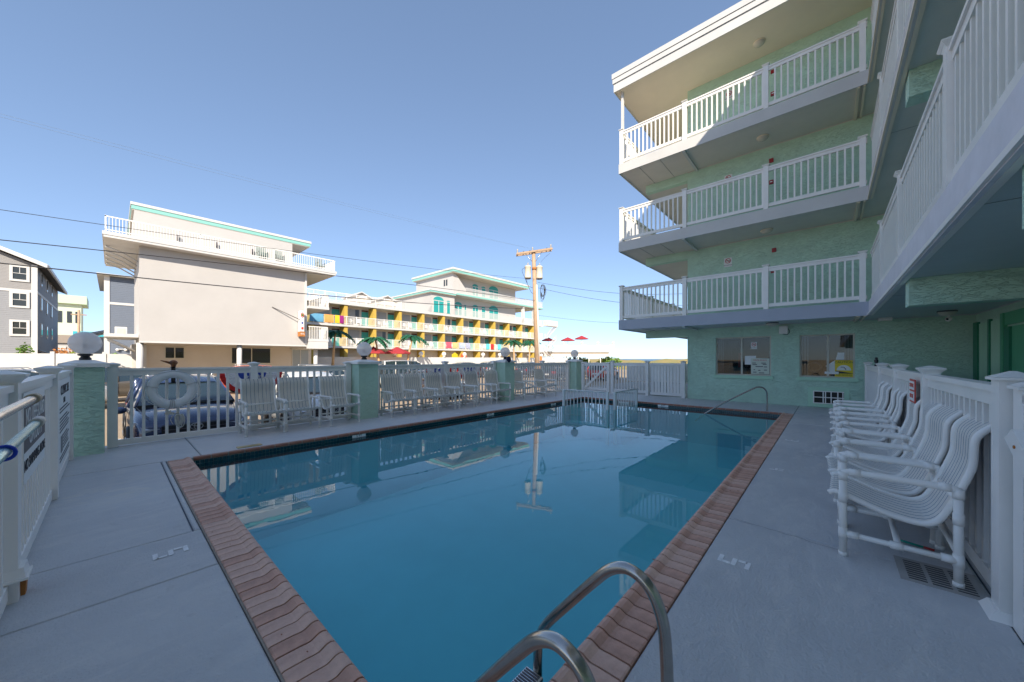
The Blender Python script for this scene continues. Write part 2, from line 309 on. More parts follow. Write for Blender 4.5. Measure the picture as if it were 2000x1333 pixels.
def text(s, size, loc, facing, mt, parent, name='lettering', ext=.002, align='CENTER', sx=1, up=None):
    cu = bpy.data.curves.new(name, 'FONT'); cu.body = s; cu.size = size; cu.align_x = align; cu.align_y = 'CENTER'; cu.extrude = ext
    t = bpy.data.objects.new(name, cu); C.objects.link(t); dg = bpy.context.evaluated_depsgraph_get(); me = bpy.data.meshes.new_from_object(t.evaluated_get(dg)); bpy.data.objects.remove(t)
    X = {'+Y': (-1, 0, 0), '-Y': (1, 0, 0), '+X': (0, 1, 0), '-X': (0, -1, 0)}
    if facing in X: x = Vector(X[facing]); y = Vector((0, 0, 1))
    else: y = Vector(up); x = y.cross(Vector((0, 0, 1)))
    z = x.cross(y); mm = Matrix((x, y, z)).transposed().to_4x4()
    me.transform(Matrix.Translation(loc) @ mm @ Matrix.Diagonal((sx, 1, 1, 1))); me.materials.clear(); me.materials.append(mt)
    return inst(me, name, parent)

# ------------------------------------------------------------ ground, street, sea
G = -.72
g = MB()
def ring(g, X0, X1, Y0, Y1, x0, x1, y0, y1, z):
    for a, b, c, d in ((X0, X1, Y0, y0), (X0, X1, y1, Y1), (X0, x0, y0, y1), (x1, X1, y0, y1)): g.add([(a, c, z), (b, c, z), (b, d, z), (a, d, z)], [(0, 1, 2, 3)])
ring(g, -900, 900, -900, 170, -6.9, -.7, .6, 11.6, G)
struct(g, 'ground', M['sand'], 'pale sandy ground around the motel district')
g = MB().add([(-31.5, -300, G+.006), (-9.0, -300, G+.006), (-9.0, 70, G+.006), (-31.5, 70, G+.006)], [(0, 1, 2, 3)])
struct(g, 'street', M['asphalt'], 'sunlit pale street and parking bays beyond the pool fence')
g = MB()
for y in [-5.5+2.8*i for i in range(14)]: g.box(-14, -9.3, y-.05, y+.05, G+.007, G+.011)
struct(g, 'parking_bay_lines', M['signw'], 'white painted parking bay lines on the street')
struct(MB().box(-31.4, -30.2, -60, 60, G-.1, G+.13), 'sidewalk', M['conc'], 'pale sidewalk in front of the white hotel')
g = MB().add([(-4000, 170, G-.3), (4000, 170, G-.3), (4000, 8000, G-.3), (-4000, 8000, G-.3)], [(0, 1, 2, 3)])
struct(g, 'sea', M['sea'], 'thin blue strip of sea on the horizon')
g = MB(); nx, ny = 90, 14
for j in range(ny+1):
    for i in range(nx+1):
        x = -110+i*1.5; y = 66+j*5
        h = 2.35*math.exp(-((j-7)/4.0)**2)*(.84+.14*math.sin(i*.37)+.09*math.sin(i*1.13+j)+.08*random.random())
        g.v.append((x, y, G-.15+h))
for j in range(ny):
    for i in range(nx): q = j*(nx+1)+i; g.f.append((q, q+1, q+nx+2, q+nx+1)); g.sm.append(True)
struct(g, 'dunes', M['drygrass'], 'low tan grassy dunes before the sea')

# ------------------------------------------------------------ pool deck
deck = tag(MB().build('pool_deck', None), 'blue grey painted concrete deck around the pool', None, None, 'structure')
base = MB(); ring(base, -8.78, 2.6, -3.2, 13.86, -6.76, -.70, .49, 11.58, -.016)
base.box(-8.78, -8.725, -3.2, 13.86, G, -.0165)
base.build('deck_base', mat('joint_filler', (.13, .15, .18), .9), deck)
def slab(x0, x1, y0, y1, dz=0, gp=.006):
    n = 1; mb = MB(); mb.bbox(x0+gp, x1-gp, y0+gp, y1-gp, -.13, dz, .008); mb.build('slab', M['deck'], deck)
for a in ((-8.72, -6.8, -.6, .86, 0), (-6.8, -3.87, -.6, .44, -.004), (-3.87, -3.12, -.6, .49, .0), (-3.12, -1.2, -.6, .49, .003), (-1.2, .72, -3.2, .49, 0), (-6.8, -1.2, -3.2, -.6, 0), (-8.72, -6.8, -3.2, -.6, 0),
          (-8.72, -6.8, .86, 4.75, .0), (-8.72, -6.8, 4.75, 8.6, 0), (-8.72, -6.8, 8.6, 11.6, 0), (-8.72, -3.6, 11.6, 13.8, 0), (-3.6, -.673, 11.6, 13.6, 0),
          (-.673, .72, 3.6, 9.9, 0), (-.673, .72, 9.9, 13.6, 0), (-.673, .72, .49, 3.6, .002), (.72, 2.6, -3.2, 5, 0), (.72, 2.6, 5, 13.6, 0), (-6.8, -3.87, .44, .49, -.003), (-6.8, -6.74, .49, .86, 0)): slab(*a)
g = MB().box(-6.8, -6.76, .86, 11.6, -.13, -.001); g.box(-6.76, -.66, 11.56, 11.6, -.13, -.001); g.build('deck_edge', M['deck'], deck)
rc = random.Random(11)
for (x0, y0, x1, y1) in ((-.62, 3.62, .1, 3.53), (-8.3, 6.9, -6.9, 7.2), (-.1, 9.9, .6, 10.1), (-5.2, 12.2, -3.7, 13.2)):
    n = 14; pts = [(x0+(x1-x0)*k/n+rc.uniform(-.012, .012), y0+(y1-y0)*k/n+rc.uniform(-.012, .012)) for k in range(n+1)]; g = MB()
    for k in range(n):
        (a, b), (c, d_) = pts[k], pts[k+1]; l = math.hypot(c-a, d_-b); nx_, ny_ = -(d_-b)/l*.0016, (c-a)/l*.0016
        g.add([(a+nx_, b+ny_, .0036), (a-nx_, b-ny_, .0036), (c-nx_, d_-ny_, .0036), (c+nx_, d_+ny_, .0036)], [(0, 1, 2, 3)])
    g.build('hairline_crack', M['signg'], deck)
# stencilled depths on the deck
st = tag(MB().build('deck_depth_numbers', None), 'white stencilled depth figures painted on the grey deck', None, None, 'structure')
def digit(ch, x, y, up):
    segs = {'a': (0, 1, 0), 'b': (1, .5, 1), 'c': (1, 0, 1), 'd': (0, 0, 0), 'e': (0, 0, 1), 'f': (0, .5, 1), 'g': (0, .5, 0)}
    on = {'3': 'abcdg', '4': 'bcfg', '5': 'acdfg'}[ch]; w_, h_, t_ = .10, .185, .027; U = Vector(up); Rt = U.cross(Vector((0, 0, 1))); g = MB()
    for k in on:
        a_, b_, vert = segs[k]
        if vert: u0, u1 = (-w_/2, -w_/2+t_) if a_ == 0 else (w_/2-t_, w_/2); v0, v1 = -h_/2+b_*h_+.008+(t_/2 if b_ else t_*.6), -h_/2+b_*h_+h_/2-.004-(t_*.6 if b_ else t_/2)
        else:
            vc = -h_/2+b_*(h_-t_); u0, u1 = -w_/2, w_/2; v0, v1 = vc, vc+t_
        o_ = Vector((x, y, 0)); c_ = [o_+Rt*u0+U*v0, o_+Rt*u1+U*v0, o_+Rt*u1+U*v1, o_+Rt*u0+U*v1]
        g.add([(p.x, p.y, z) for z in (.0025, .0045) for p in c_], [(3, 2, 1, 0), (4, 5, 6, 7), (0, 1, 5, 4), (1, 2, 6, 5), (2, 3, 7, 6), (3, 0, 4, 7)])
    g.build('stencil_number', M['paint'], st, True)
for s, x, y, up in (('5', -.49, 2.85, (1, 0, 0)), ('4', -.50, 5.6, (1, 0, 0)), ('3', -.48, 7.76, (1, 0, 0)), ('5', -3.55, .28, (0, -1, 0)), ('3', -7.1, 9.7, (-1, 0, 0)), ('4', -7.1, 5.9, (-1, 0, 0))):
    digit(s, x, y, up)

# pool
X0, X1, Y0, Y1, WZ = -6.75, -.91, .735, 11.52, -.1
basin = MB(); d = 1.5
basin.add([(X0, Y0, -d), (X1, Y0, -d), (X1, Y1, -1.1), (X0, Y1, -1.1)], [(0, 1, 2, 3)])
basin.add([(X0, Y0, -d), (X1, Y0, -d), (X1, Y1, -1.1), (X0, Y1, -1.1), (X0, Y0, -.20), (X1, Y0, -.20), (X1, Y1, -.20), (X0, Y1, -.20)], [(0, 4, 5, 1), (1, 5, 6, 2), (2, 6, 7, 3), (3, 7, 4, 0)])
basin = struct(basin, 'pool_basin', M['plaster'], 'pale blue plastered swimming pool basin')
til = MB()
def tilerow(ax, fixed, a0, a1, sgn):
    n = int(round((a1-a0)/.05))
    for r in range(3):
        z1 = -.052-r*.05; z0 = z1-.046
        for i in range(n):
            p = a0+(a1-a0)*i/n+.002; q = a0+(a1-a0)*(i+1)/n-.002
            if ax == 'Y': til.box(fixed, fixed+sgn*.012, p, q, z0, z1)
            else: til.box(p, q, fixed, fixed+sgn*.012, z0, z1)
tilerow('Y', X0-.006, Y0, Y1, 1); tilerow('X', Y1+.006, X0, X1, -1); tilerow('Y', X1+.006, Y0, Y1, -1); tilerow('X', Y0-.006, X0, X1, 1)
t = til.build('waterline_tiles', M['tile'], basin); t['kind'] = 'stuff'
gr = MB(); gr.box(X0-.05, X0-.001, Y0-.05, Y1+.05, -.21, -.045); gr.box(X0-.0005, X1+.0005, Y1+.001, Y1+.05, -.21, -.045); gr.box(X1+.001, X1+.05, Y0-.05, Y1+.05, -.21, -.045); gr.box(X0-.0005, X1+.0005, Y0-.05, Y0-.001, -.21, -.045)
gr.build('tile_grout', M['grout'], basin)
for (ax, p, s) in (('Y', 3.15, '5'), ('Y', 6.7, '4'), ('Y', 9.6, '3'), ('X', -5.2, '3'), ('X', -3.9, '4')):
    if ax == 'Y':
        pl = MB().box(X0-.004, X0+.012, p-.13, p+.13, -.10, -.045).build('depth_plate', M['signw'], basin); text(s+' FT', .06, (X0+.013, p, -.073), '+X', M['ink'], pl, ext=.001)
    else:
        pl = MB().box(p-.16, p+.16, Y1-.012, Y1+.004, -.10, -.045).build('depth_plate', M['signw'], basin); text(s+' FT', .06, (p, Y1-.013, -.073), '-Y', M['ink'], pl, ext=.001)
# skirt below copings so nothing shows through
struct(MB().add([(X0, Y0, WZ), (X1, Y0, WZ), (X1, Y1, WZ), (X0, Y1, WZ)], [(0, 1, 2, 3)]), 'pool_water', M['water'], 'still blue pool water mirroring the sky and hotels')
# coping bricks
cop = tag(MB().build('pool_coping', None), 'red brick coping round the pool edge', None, None, 'structure')
bed = MB(); bed.box(-6.72, -.69, .49, .715, -.12, -.004); bed.box(-.885, -.69, .715, 11.5, -.12, -.004); bed.box(-6.788, -6.738, .76, 11.55, -.05, .0025); bed.box(-6.73, -.9, 11.52, 11.567, -.05, .0025)
bed.build('coping_mortar', M['grout'], cop)
prof = [(0, -.06), (0, .003), (.008, .007), (.10, .006), (.135, .003), (.155, .004), (.172, .012), (.19, .021), (.208, .023), (.224, .017), (.236, .002), (.240, -.018), (.238, -.05), (.22, -.06)]
variants = []
for vi in range(6):
    mb = MB(); j = [random.uniform(-.0015, .0015) for _ in range(3)]
    ww = .0455
    mb.extrude([(u, v+j[0]) for u, v in prof], lambda u, v, q, ww=ww: (u, (-ww if q == 0 else ww), v))
    me = mb.mesh('brick', [M['brick'], M['brick2']][vi % 2]); variants.append(me)
n = 60
for i in range(n):      # near-left side: brick length along +Y toward water
    x = -6.74+.05+i*.1005
    inst(random.choice(variants), 'brick', cop, (x, .50, random.uniform(-.001, .001)), (0, 0, R(90)+random.uniform(-.006, .006)))
for i in range(108):    # right side: length toward -X
    y = .55+i*.1015+.05
    if y > 11.5: break
    inst(random.choice(variants), 'brick', cop, (-.672, y, random.uniform(-.001, .001)), (0, 0, R(180)+random.uniform(-.006, .006)))
nprof = [(0, -.05), (0, .004), (.035, .005), (.05, .001), (.06, -.010), (.062, -.028), (.055, -.045), (.04, -.05)]
mb = MB(); mb.extrude(nprof, lambda u, v, q: (u, (-.0925 if q == 0 else .0925), v)); nm = mb.mesh('brick', M['nose'])
for i in range(54): inst(nm, 'brick', cop, (-6.79, .76+.1+i*.2, 0))
for i in range(30): inst(nm, 'brick', cop, (-6.68+i*.2, 11.57, 0), (0, 0, R(-90)))

# ------------------------------------------------------------ fence and railing kit
meshes = {}
def bal_mesh(h, w_=.038, mt='vinyl', t=.038, nm='baluster'):
    k = (round(h, 3), w_, mt, t, nm)
    if k not in meshes: meshes[k] = MB().box(-w_/2, w_/2, -t/2, t/2, 0, h).mesh(nm, M[mt])
    return meshes[k]
def post_mesh(h, s=.115, mt='vinyl', nm='post'):
    k = ('p', round(h, 3), s, mt)
    if k not in meshes:
        mb = MB(); a = s/2; mb.box(-a, a, -a, a, 0, h-.07)
        mb.frustum(0, 0, h-.07, h-.05, a, a, a+.012, a+.012); mb.frustum(0, 0, h-.0495, h-.03, a+.014, a+.014, a+.03, a+.03); mb.frustum(0, 0, h-.0295, h-.018, a+.03, a+.03, a+.03, a+.03); mb.frustum(0, 0, h-.0175, h+.004, a+.028, a+.028, .012, .012)
        meshes[k] = mb.mesh(nm, M[mt])
    return meshes[k]
def rail_run(parent, p0, p1, z, h, posts, pitch=.138, mt='vinyl', gap=.09, post_h=None, join_from=None, skip=(), bh=None, post_s=.115, flare=False):
    """parent gets top_rail, bottom_rail, balusters and posts; p0-p1 straight run"""
    a = Vector(p0); b = Vector(p1); L = (b-a).length; u = (b-a)/L; ang = math.atan2(u.y, u.x)
    def seg(w0, w1, z0, z1, nm, bev=0):
        mb = MB(); nrm = Vector((-u.y, u.x))
        q = [a+nrm*w0, b+nrm*w0, b+nrm*w1, a+nrm*w1]
        mb.add([(p.x, p.y, zz) for zz in (z0, z1) for p in q], [(3, 2, 1, 0), (4, 5, 6, 7), (0, 1, 5, 4), (1, 2, 6, 5), (2, 3, 7, 6), (3, 0, 4, 7)])
        return mb
    top = z+h; mb = seg(-.045, .045, top-.038, top, ''); m2 = seg(-.026, .026, top-.12, top-.039, ''); mb.add(m2.v, m2.f)
    mb.build('top_rail', M[mt], parent)
    seg(-.024, .024, z+gap, z+gap+.09, '').build('bottom_rail', M[mt], parent)
    ph = post_h or h+.08
    for s in posts:
        p = a+u*s; inst(post_mesh(ph, post_s, mt), 'post', parent, (p.x, p.y, z), (0, 0, ang))
    n = int(L/pitch); me = bal_mesh(h-.12-gap-.088, mt=mt); st = MB()
    for i in range(n+1):
        s = (i+.5)*pitch
        if s > L-.03 or any(abs(s-q) < post_s*.5+.02 for q in posts): continue
        p = a+u*s
        if join_from is not None and join_from(p): st.box(p.x-.019, p.x+.019, p.y-.019, p.y+.019, z+gap+.089, top-.119)
        else: inst(me, 'baluster', parent, (p.x, p.y, z+gap+.089), (0, 0, ang))
    if st.v: st.build('balusters', M[mt], parent)['kind'] = 'stuff'

fs_ = thing('pool_fence', 'long white picket fence between the pool deck and the street', 'fence', (-8.5, 0, 0))
rail_run(fs_, (-8.5, 0), (-8.5, 13.42), 0, 1.25, [.0, 1.86, 3.7, 6.55, 8.6, 11.34, 13.19], mt='vinyl_g', post_h=1.34, gap=.018)
fl = thing('pool_fence', 'white fence at left carrying the pool rule signs', 'fence', (-6, -.42, 0))
rail_run(fl, (-8.0, -.42), (-1.0, -.42), 0, 1.25, [.12, 2.2, 4.45, 6.7], mt='vinyl', gap=.02)
mb = MB(); mb.frustum(-3.56, -.385, .135, .19, .08, .05, .066, .042); mb.frustum(-3.56, -.385, .12, .1345, .09, .06, .09, .06); mb.build('post_base', M['vinyl'], fl); mb = MB().frustum(-3.60, -.375, 0, .118, .032, .03, .045, .035).build('post_stub', M['rust'], fl)
fr = thing('pool_fence', 'white fence at right behind the row of strap chairs', 'fence', (.72, 8, 0))
rail_run(fr, (.74, 3.30), (.74, 13.45), 0, 1.25, [2.03, 4.13, 6.28, 9.58], gap=.04)
mb = MB().box(.68, .80, 3.165, 3.29, 0, 1.285); mb.frustum(.74, 3.2275, 1.286, 1.30, .078, .078, .078, .078); mb.frustum(.74, 3.2275, 1.301, 1.335, .076, .076, .01, .01); mb.frustum(.74, 3.2275, 0, .05, .1, .1, .072, .072); mb.build('post', M['vinyl'], fr)
mb = MB().box(.80, .815, 3.3, 13.4, .08, 1.12).build('backing_panel', mat('grey_vinyl_panel', (.55, .57, .60), .5), fr)
ga = thing('pool_gate', 'white gate with a diagonal brace, nearest the camera at right', 'gate', (.74, 2, 0))
rail_run(ga, (.76, .9), (.76, 3.0), 0, 1.22, [], gap=.07)
mb = MB().box(.715, .84, 2.99, 3.12, 0, 1.245); mb.frustum(.7775, 3.055, 1.246, 1.26, .08, .08, .08, .08); mb.frustum(.7775, 3.055, 1.261, 1.30, .078, .078, .01, .01); mb.build('post', M['vinyl'], ga)
br = MB(); nn = Vector((0, 2.98, 1.02))-Vector((0, 1.4, .2)); 
br.extrude([(2.90, 1.06), (3.0, 1.0), (1.5, .15), (1.40, .21)], lambda u, v, q: (.66+.045*q, u, v)); br.build('brace', M['vinyl'], ga, True)
br = MB().tube([(.655, 2.86, .98), (.66, 2.86, .98)], .008, 8).build('screw_hole', M['rust'], ga)
fb = thing('pool_fence', 'white fence closing the far end of the pool deck, half of it boarded', 'fence', (-6, 13.55, 0))
rail_run(fb, (-6.62, 13.55), (-5.14, 13.55), 0, 1.25, [.03, 1.45], mt='vinyl_g', pitch=.12, gap=.1)
mb = MB(); mb.box(-5.05, -3.8, 13.5, 13.6, 1.16, 1.25); mb.box(-5.05, -3.8, 13.52, 13.58, .06, .16); mb.build('board_rail', M['vinyl_g'], fb)
inst(post_mesh(1.33, .12, 'vinyl_g'), 'post', fb, (-3.88, 13.55, 0))
for i in range(10):
    mb = MB(); x = -5.02+i*.113; mb.box(x, x+.095, 13.535+(i % 2)*.012, 13.555+(i % 2)*.012, .16, 1.16); mb.build('board', M['vinyl_g'], fb)
gt = thing('pool_gate', 'white picket gate with a diagonal brace at the far corner of the deck', 'gate', (-7.4, 13.55, 0))
rail_run(gt, (-7.95, 13.55), (-6.75, 13.55), 0, 1.24, [.0, 1.18], mt='vinyl_g', gap=.1, pitch=.12, post_h=1.26)
MB().extrude([(-7.85, .22), (-7.78, .16), (-6.82, 1.04), (-6.88, 1.10)], lambda u, v, q: (u, 13.5-.03*q, v)).build('brace', M['vinyl_g'], gt, True)
tag(MB().box(-6.3, -3.9, 14.25, 14.3, .5, 1.22).build('white_panel_screen', M['vinyl_g']), 'plain white panel screen standing behind the far fence', 'screen')
tag(MB().box(-5.4, -4.9, 14.6, 15.1, -.14, .62).build('utility_cabinet', M['black']), 'dark cabinet showing through the far fence below the white panel', 'cabinet')
struct(MB().box(-9.2, 2.6, 13.9, 22, -.2, -.03), 'rear_walkway', M['conc'], 'concrete walkway behind the far fence')

# pillars
def pillar(x0, x1, y0, y1, label):
    t = thing('stucco_pillar', label, 'pillar', ((x0+x1)/2, (y0+y1)/2, 0), 'green stucco pillars of the pool fence')
    MB().bbox(x0, x1, y0, y1, 0, 1.28, .01).build('shaft', M['mint'], t)
    cx, cy, a, b = (x0+x1)/2, (y0+y1)/2, (x1-x0)/2+.05, (y1-y0)/2+.05
    c = MB(); c.frustum(cx, cy, 1.281, 1.335, a, b, a, b); c.frustum(cx, cy, 1.336, 1.385, a-.004, b-.004, .09, .09); c.build('cap', M['vinyl_g'], t)
    return cx, cy
P1 = pillar(-8.5, -8.06, -.46, -.08, 'green pillar at the left corner of the deck beside the rule signs')
P2 = pillar(-8.55, -8.1, 3.78, 4.25, 'green pillar between the three near chairs and the six middle chairs')
P3 = pillar(-8.5, -8.06, 8.70, 9.17, 'green pillar with a navy cap lying on top')
P4 = pillar(-8.6, -8.15, 13.32, 13.75, 'green pillar at the far corner of the deck by the gate')
for (cx, cy), lb in ((P1, 'frosted globe lamp on the left corner pillar'), (P2, 'frosted globe lamp on the pillar beside the three near chairs'), (P3, 'frosted globe lamp above the navy cap'), (P4, 'frosted globe lamp on the far corner pillar, smallest in view')):
    t = thing('globe_lamp', lb, 'lamp', (cx, cy, 1.385), 'globe lamps on the green pillars')
    MB().lathe([(.0, 0), (.062, 0), (.062, .045), (.05, .05), (.045, .07), (.075, .08), (.078, .10), (.055, .105)], (cx, cy, 1.372), 20).build('lamp_base', M['black'], t)
    MB().sphere((cx, cy, 1.372+.265), .168, 32, 20).build('lamp_globe', M['globe'], t)
    MB().lathe([(.0, .06), (.022, .06), (.022, 0), (.0, 0)], (cx, cy, 1.56), 10).build('lamp_holder', M['dark'], t)
# navy cap
t = thing('baseball_cap', 'dark navy cap lying on top of the third green pillar', 'cap', (-8.02, 8.83, 1.39))
mb = MB(); c = (-8.02, 8.83, 1.385)
vs = []; 
mb.sphere(c, .085, 20, 12, 1, .95, 1.25); mb.build('crown', M['navycap'], t)
MB().extrude([(.06*math.cos(q)+.09 if i not in (0, 8) else .0, .075*math.sin(q)) for i, q in enumerate([R(-90+22.5*k) for k in range(9)])], lambda u, v, q: (c[0]+u, c[1]+v, c[2]+.01+.006*q)).build('brim', M['navycap'], t, True)
MB().box(c[0]+.083, c[0]+.087, c[1]-.015, c[1]+.015, 1.42, 1.45).build('badge', M['signw'], t)

# ------------------------------------------------------------ green motel
mo = thing('green_motel', 'mint green stucco motel wrapping the pool with white balcony railings on every floor', 'motel', (0, 14, 0))
XE, YE, XW, YW, XL, XC = .7, 12.0, 2.59, 13.6, -5.6, -3.76   # balcony edges, wall faces, left ends
S = [2.45, 5.22, 8.0]; T = .32; ROOF = 10.9
w1 = (-2.87, -1.35, .87, 2.12); w2 = (-.66, .53, .87, 2.11)
def wall_y(mb, x0, x1, z0, z1, y0, y1, holes):
    xs = sorted({x0, x1, *[h[0] for h in holes], *[h[1] for h in holes]}); zs = sorted({z0, z1, *[h[2] for h in holes], *[h[3] for h in holes]})
    for i in range(len(xs)-1):
        for j in range(len(zs)-1):
            cx, cz = (xs[i]+xs[i+1])/2, (zs[j]+zs[j+1])/2
            if any(h[0] < cx < h[1] and h[2] < cz < h[3] for h in holes): continue
            mb.box(xs[i], xs[i+1], y0, y1, zs[j], zs[j+1])
# outer skins only, so the stucco reads as one surface
wl_ = MB(); wall_y(wl_, XC, XW, 0, 2.45, YW, YW+.2, [w1, w2, (-.34, .30, .13, .47)])
wl_.build('wall', M['mint'], mo)
mb = MB()
for i in range(3):
    z0 = S[i]+T; z1 = (S+[ROOF])[i+1]; mb.box(XC, XW, YW, YW+.2, z0, z1)
mb.build('wall', M['mint'], mo)
mb = MB(); zz = [0]+[s+T for s in S]; ze = S+[ROOF]
for a, b in zip(zz, ze): mb.box(XC, XC+.2, YW+.2, 27, a, b)
mb.build('end_wall', M['mint'], mo)
mb = MB()
for a, b in zip(zz, ze): mb.box(XW, XW+.2, -16, YW, a, b)
mb.build('side_wall', M['mint'], mo)
mb = MB().box(XW+.2, 12, -16, 27, 0, ROOF); mb.box(XC+.2, XW+.2, YW+2.6, 27, 0, ROOF); mb.build('building_core', M['mint_trim'], mo)
soff = ['soffit_blue', 'soffit_grey', 'soffit_grey']
for i, s in enumerate(S):
    t_ = T
    mb = MB(); mb.box(XL+.03, XE+.03, YE+.03, YW, s+.02, s+t_); mb.box(XE+.03, XW, -16, YW, s+.02, s+t_); mb.box(XL+.03, XC, YW, 27, s+.02, s+t_); mb.box(XC, XW+.2, YW, YW+.2, s, s+t_); mb.box(XW, XW+.2, -16, YW, s, s+t_); mb.box(XC, XC+.2, YW+.2, 27, s, s+t_)
    sl_ = mb.build('balcony_slab', M[soff[i]], mo)
    fm = M['white'] if i else M['fascia_blue']; fm2 = M['white'] if i else M['fascia_lilac']
    MB().box(XL-.002, XE, YE, YE+.03, s-.01, s+t_+.005).build('fascia', fm, sl_)
    MB().box(XL-.002, XL+.03, YE+.031, 27, s-.01, s+t_+.005).build('fascia', fm, sl_)
    MB().box(XE+.001, XE+.031, -16, YE+.03, s-.01, s+t_+.005).build('fascia', fm2, sl_)
    g = MB(); g.box(XE-.02, XE, -16, YE-.001, s+.0, s+.045); g.box(XE+.032, XE+.075, -16, YE, s-.012, s+.018); g.build('drip_edge', M['vinyl'] if i == 0 else M['soffit_tan'], sl_)
    # plywood joints and cross strips on the soffit
    g = MB(); g.box(-3.49, -3.41, YE+.04, YW-.01, s-.045, s+.019); g.build('soffit_strip', M['soffit_blue'], sl_)
    g = MB(); g.box(.50, .56, YE+.04, YW-.01, s-.03, s+.019); g.box(.62, .66, YE+.04, YW-.01, s-.03, s+.019); g.build('soffit_strip', M['soffit_tan'], sl_)
    g = MB()
    for x in (-4.9, -4.2): g.box(x-.004, x+.004, YE+.04, YW, s+.012, s+.019)
    for y in (4.0, 8.8): g.box(XE+.08, XW, y-.003, y+.003, s+.016, s+.019)
    g.build('soffit_joint', mat('joint_grey', (.30, .30, .29), .9), sl_)  # thin grey lines marking the plywood joints
    bm_ = MB(); bm_.box(-5.25, XC-.001, YW, YW+.22, s-.26, s+.019); bm_.build('beam', M['mint'], mo)
    for y in (7.1, 3.1, -1.2, -5.2): MB().box(.79, XW-.001, y-.06, y+.22, s-.34, s+.019).build('beam', M['mint'], mo)
g = MB(); g.box(XL-.1, XE+.02, YE-.1, 27, ROOF, ROOF+.3); g.box(XE+.02, 12.1, -16, 27, ROOF, ROOF+.3); rf = g.build('roof', M['soffit_tan'], mo)
for k, (z0, z1, o_) in enumerate(((ROOF-.02, ROOF+.26, .0), (ROOF+.275, ROOF+.43, .03), (ROOF+.445, ROOF+.62, .05))):
    g = MB(); g.box(XL-.13-o_, XE-.101-o_, YE-.13-o_, YE-.1, z0, z1); g.box(XL-.13-o_, XL-.1, YE-.1, 27, z0, z1); g.box(XE-.1-o_, XE+.02, -16, YE-.1, z0, z1); g.build('roof_fascia', M['white'], rf)
g = MB(); g.box(XL-.1, XE+.02, YE-.1, 27, ROOF+.3, ROOF+.6); g.box(XE+.02, 12.1, -16, 27, ROOF+.3, ROOF+.6); g.build('roof_top', M['white'], rf)
MB().box(-5.54, -5.46, 12.06, 12.14, S[2]+T+1.2, ROOF).build('roof_post', M['white'], mo)
# railings per floor
for i, s in enumerate(S):
    z = s+T; h = 1.17
    far = lambda p: True
    near = (lambda p: False) if i < 2 else (lambda p: p.x < -3.4)
    pr = MB().box(XL+.02, XE, YE+.06, YE+.07, z, z+.004).build('railing', M['vinyl'], mo)
    rail_run(pr, (-5.52, YE+.07), (XE-.02, YE+.07), z, h, [.0, 2.10, 4.21, 6.12], pitch=.14, join_from=(lambda p: False) if i < 2 else (lambda p: p.x < -9), gap=.07)
    pr = MB().box(XL+.06, XL+.07, YE+.2, 26.9, z, z+.004).build('railing', M['vinyl'], mo)
    rail_run(pr, (-5.52, YE+.2), (-5.52, 26.9), z, h, [2.7*k for k in range(1, 6)], pitch=.14, join_from=far, gap=.07)
    pr = MB().box(XE+.09, XE+.1, -15.5, YE, z, z+.004).build('railing', M['vinyl'], mo)
    jf = (lambda p: p.y < 2.2) if i == 0 else ((lambda p: p.y < 6.0 or i == 2))
    rail_run(pr, (XE+.07, 12.0), (XE+.07, -15.5), z, h, [2.35, 4.7, 7.42, 10.1, 12.8, 15.5, 18.2, 20.9, 23.6, 26.3], pitch=.138, join_from=(lambda p, i=i: p.y < (2.4, 6.5, 99)[i]), gap=.07)
# ground floor windows, grille, doors
def big_window(x0, x1, z0, z1, split):
    f = MB(); y = YW+.06; e = .04
    f.box(x0, x1, y, y+.05, z0, z0+e); f.box(x0, x1, y, y+.05, z1-e, z1); f.box(x0, x0+e, y, y+.05, z0+e, z1-e); f.box(x1-e, x1, y, y+.05, z0+e, z1-e); f.box(split-.025, split+.025, y-.008, y+.05, z0+e, z1-e)
    w_ = f.build('window', M['tan'], mo)
    MB().box(x0+e, split-.026, y+.02, y+.026, z0+e, z1-e).build('pane', M['pane'], w_); MB().box(split+.026, x1-e, y+.03, y+.036, z0+e, z1-e).build('pane', M['pane'], w_)
    MB().box(x0-.06, x1+.06, YW-.05, YW-.001, z0-.10, z0-.012).build('sill', M['mint_trim'], w_)
    return w_
W1 = big_window(*w1, -2.13); W2 = big_window(*w2, -.03)
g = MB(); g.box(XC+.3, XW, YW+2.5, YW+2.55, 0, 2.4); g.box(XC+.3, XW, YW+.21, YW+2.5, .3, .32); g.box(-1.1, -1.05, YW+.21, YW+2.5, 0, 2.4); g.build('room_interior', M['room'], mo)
g = MB(); 
for x in (-2.82, -2.76, -2.70, -.62, -.56, -.5, .32, .38, .44): g.box(x, x+.04, YW+.14, YW+.17, .9, 2.08)
g.build('drape', M['curtain_b'], mo)
tag(MB().bbox(-2.7, -2.05, YW+.4, YW+.9, .33, 1.17, .04).build('waiting_chair', mat('teal_upholstery', (.02, .20, .22), .8)), 'teal chair inside the left ground floor window', 'chair')
tag(MB().box(-2.55, -2.50, YW+.7, YW+.75, .32, 2.0).box(-2.62, -2.3, YW+.6, YW+.8, 1.78, 2.02).build('wall_monitor', M['signg']), 'dark monitor on a pale stand inside the left window', 'monitor')
tag(MB().box(-2.27, -2.16, YW+.3, YW+.31, 1.12, 1.6).build('red_notice', M['signr']), 'red notice inside the left window beside the mullion', 'notice')
t = thing('window_poster', 'cream pool rules poster in the right half of the left window', 'poster', (-1.6, YW, 1.2))
MB().box(-1.88, -1.40, YW+.075, YW+.08, .92, 1.42).build('sheet', mat('cream_paper', (.66, .70, .60), .6), t); text('POOL RULES', .062, (-1.64, YW+.073, 1.36), '-Y', M['signr'], t, ext=.001)
g = MB(); 
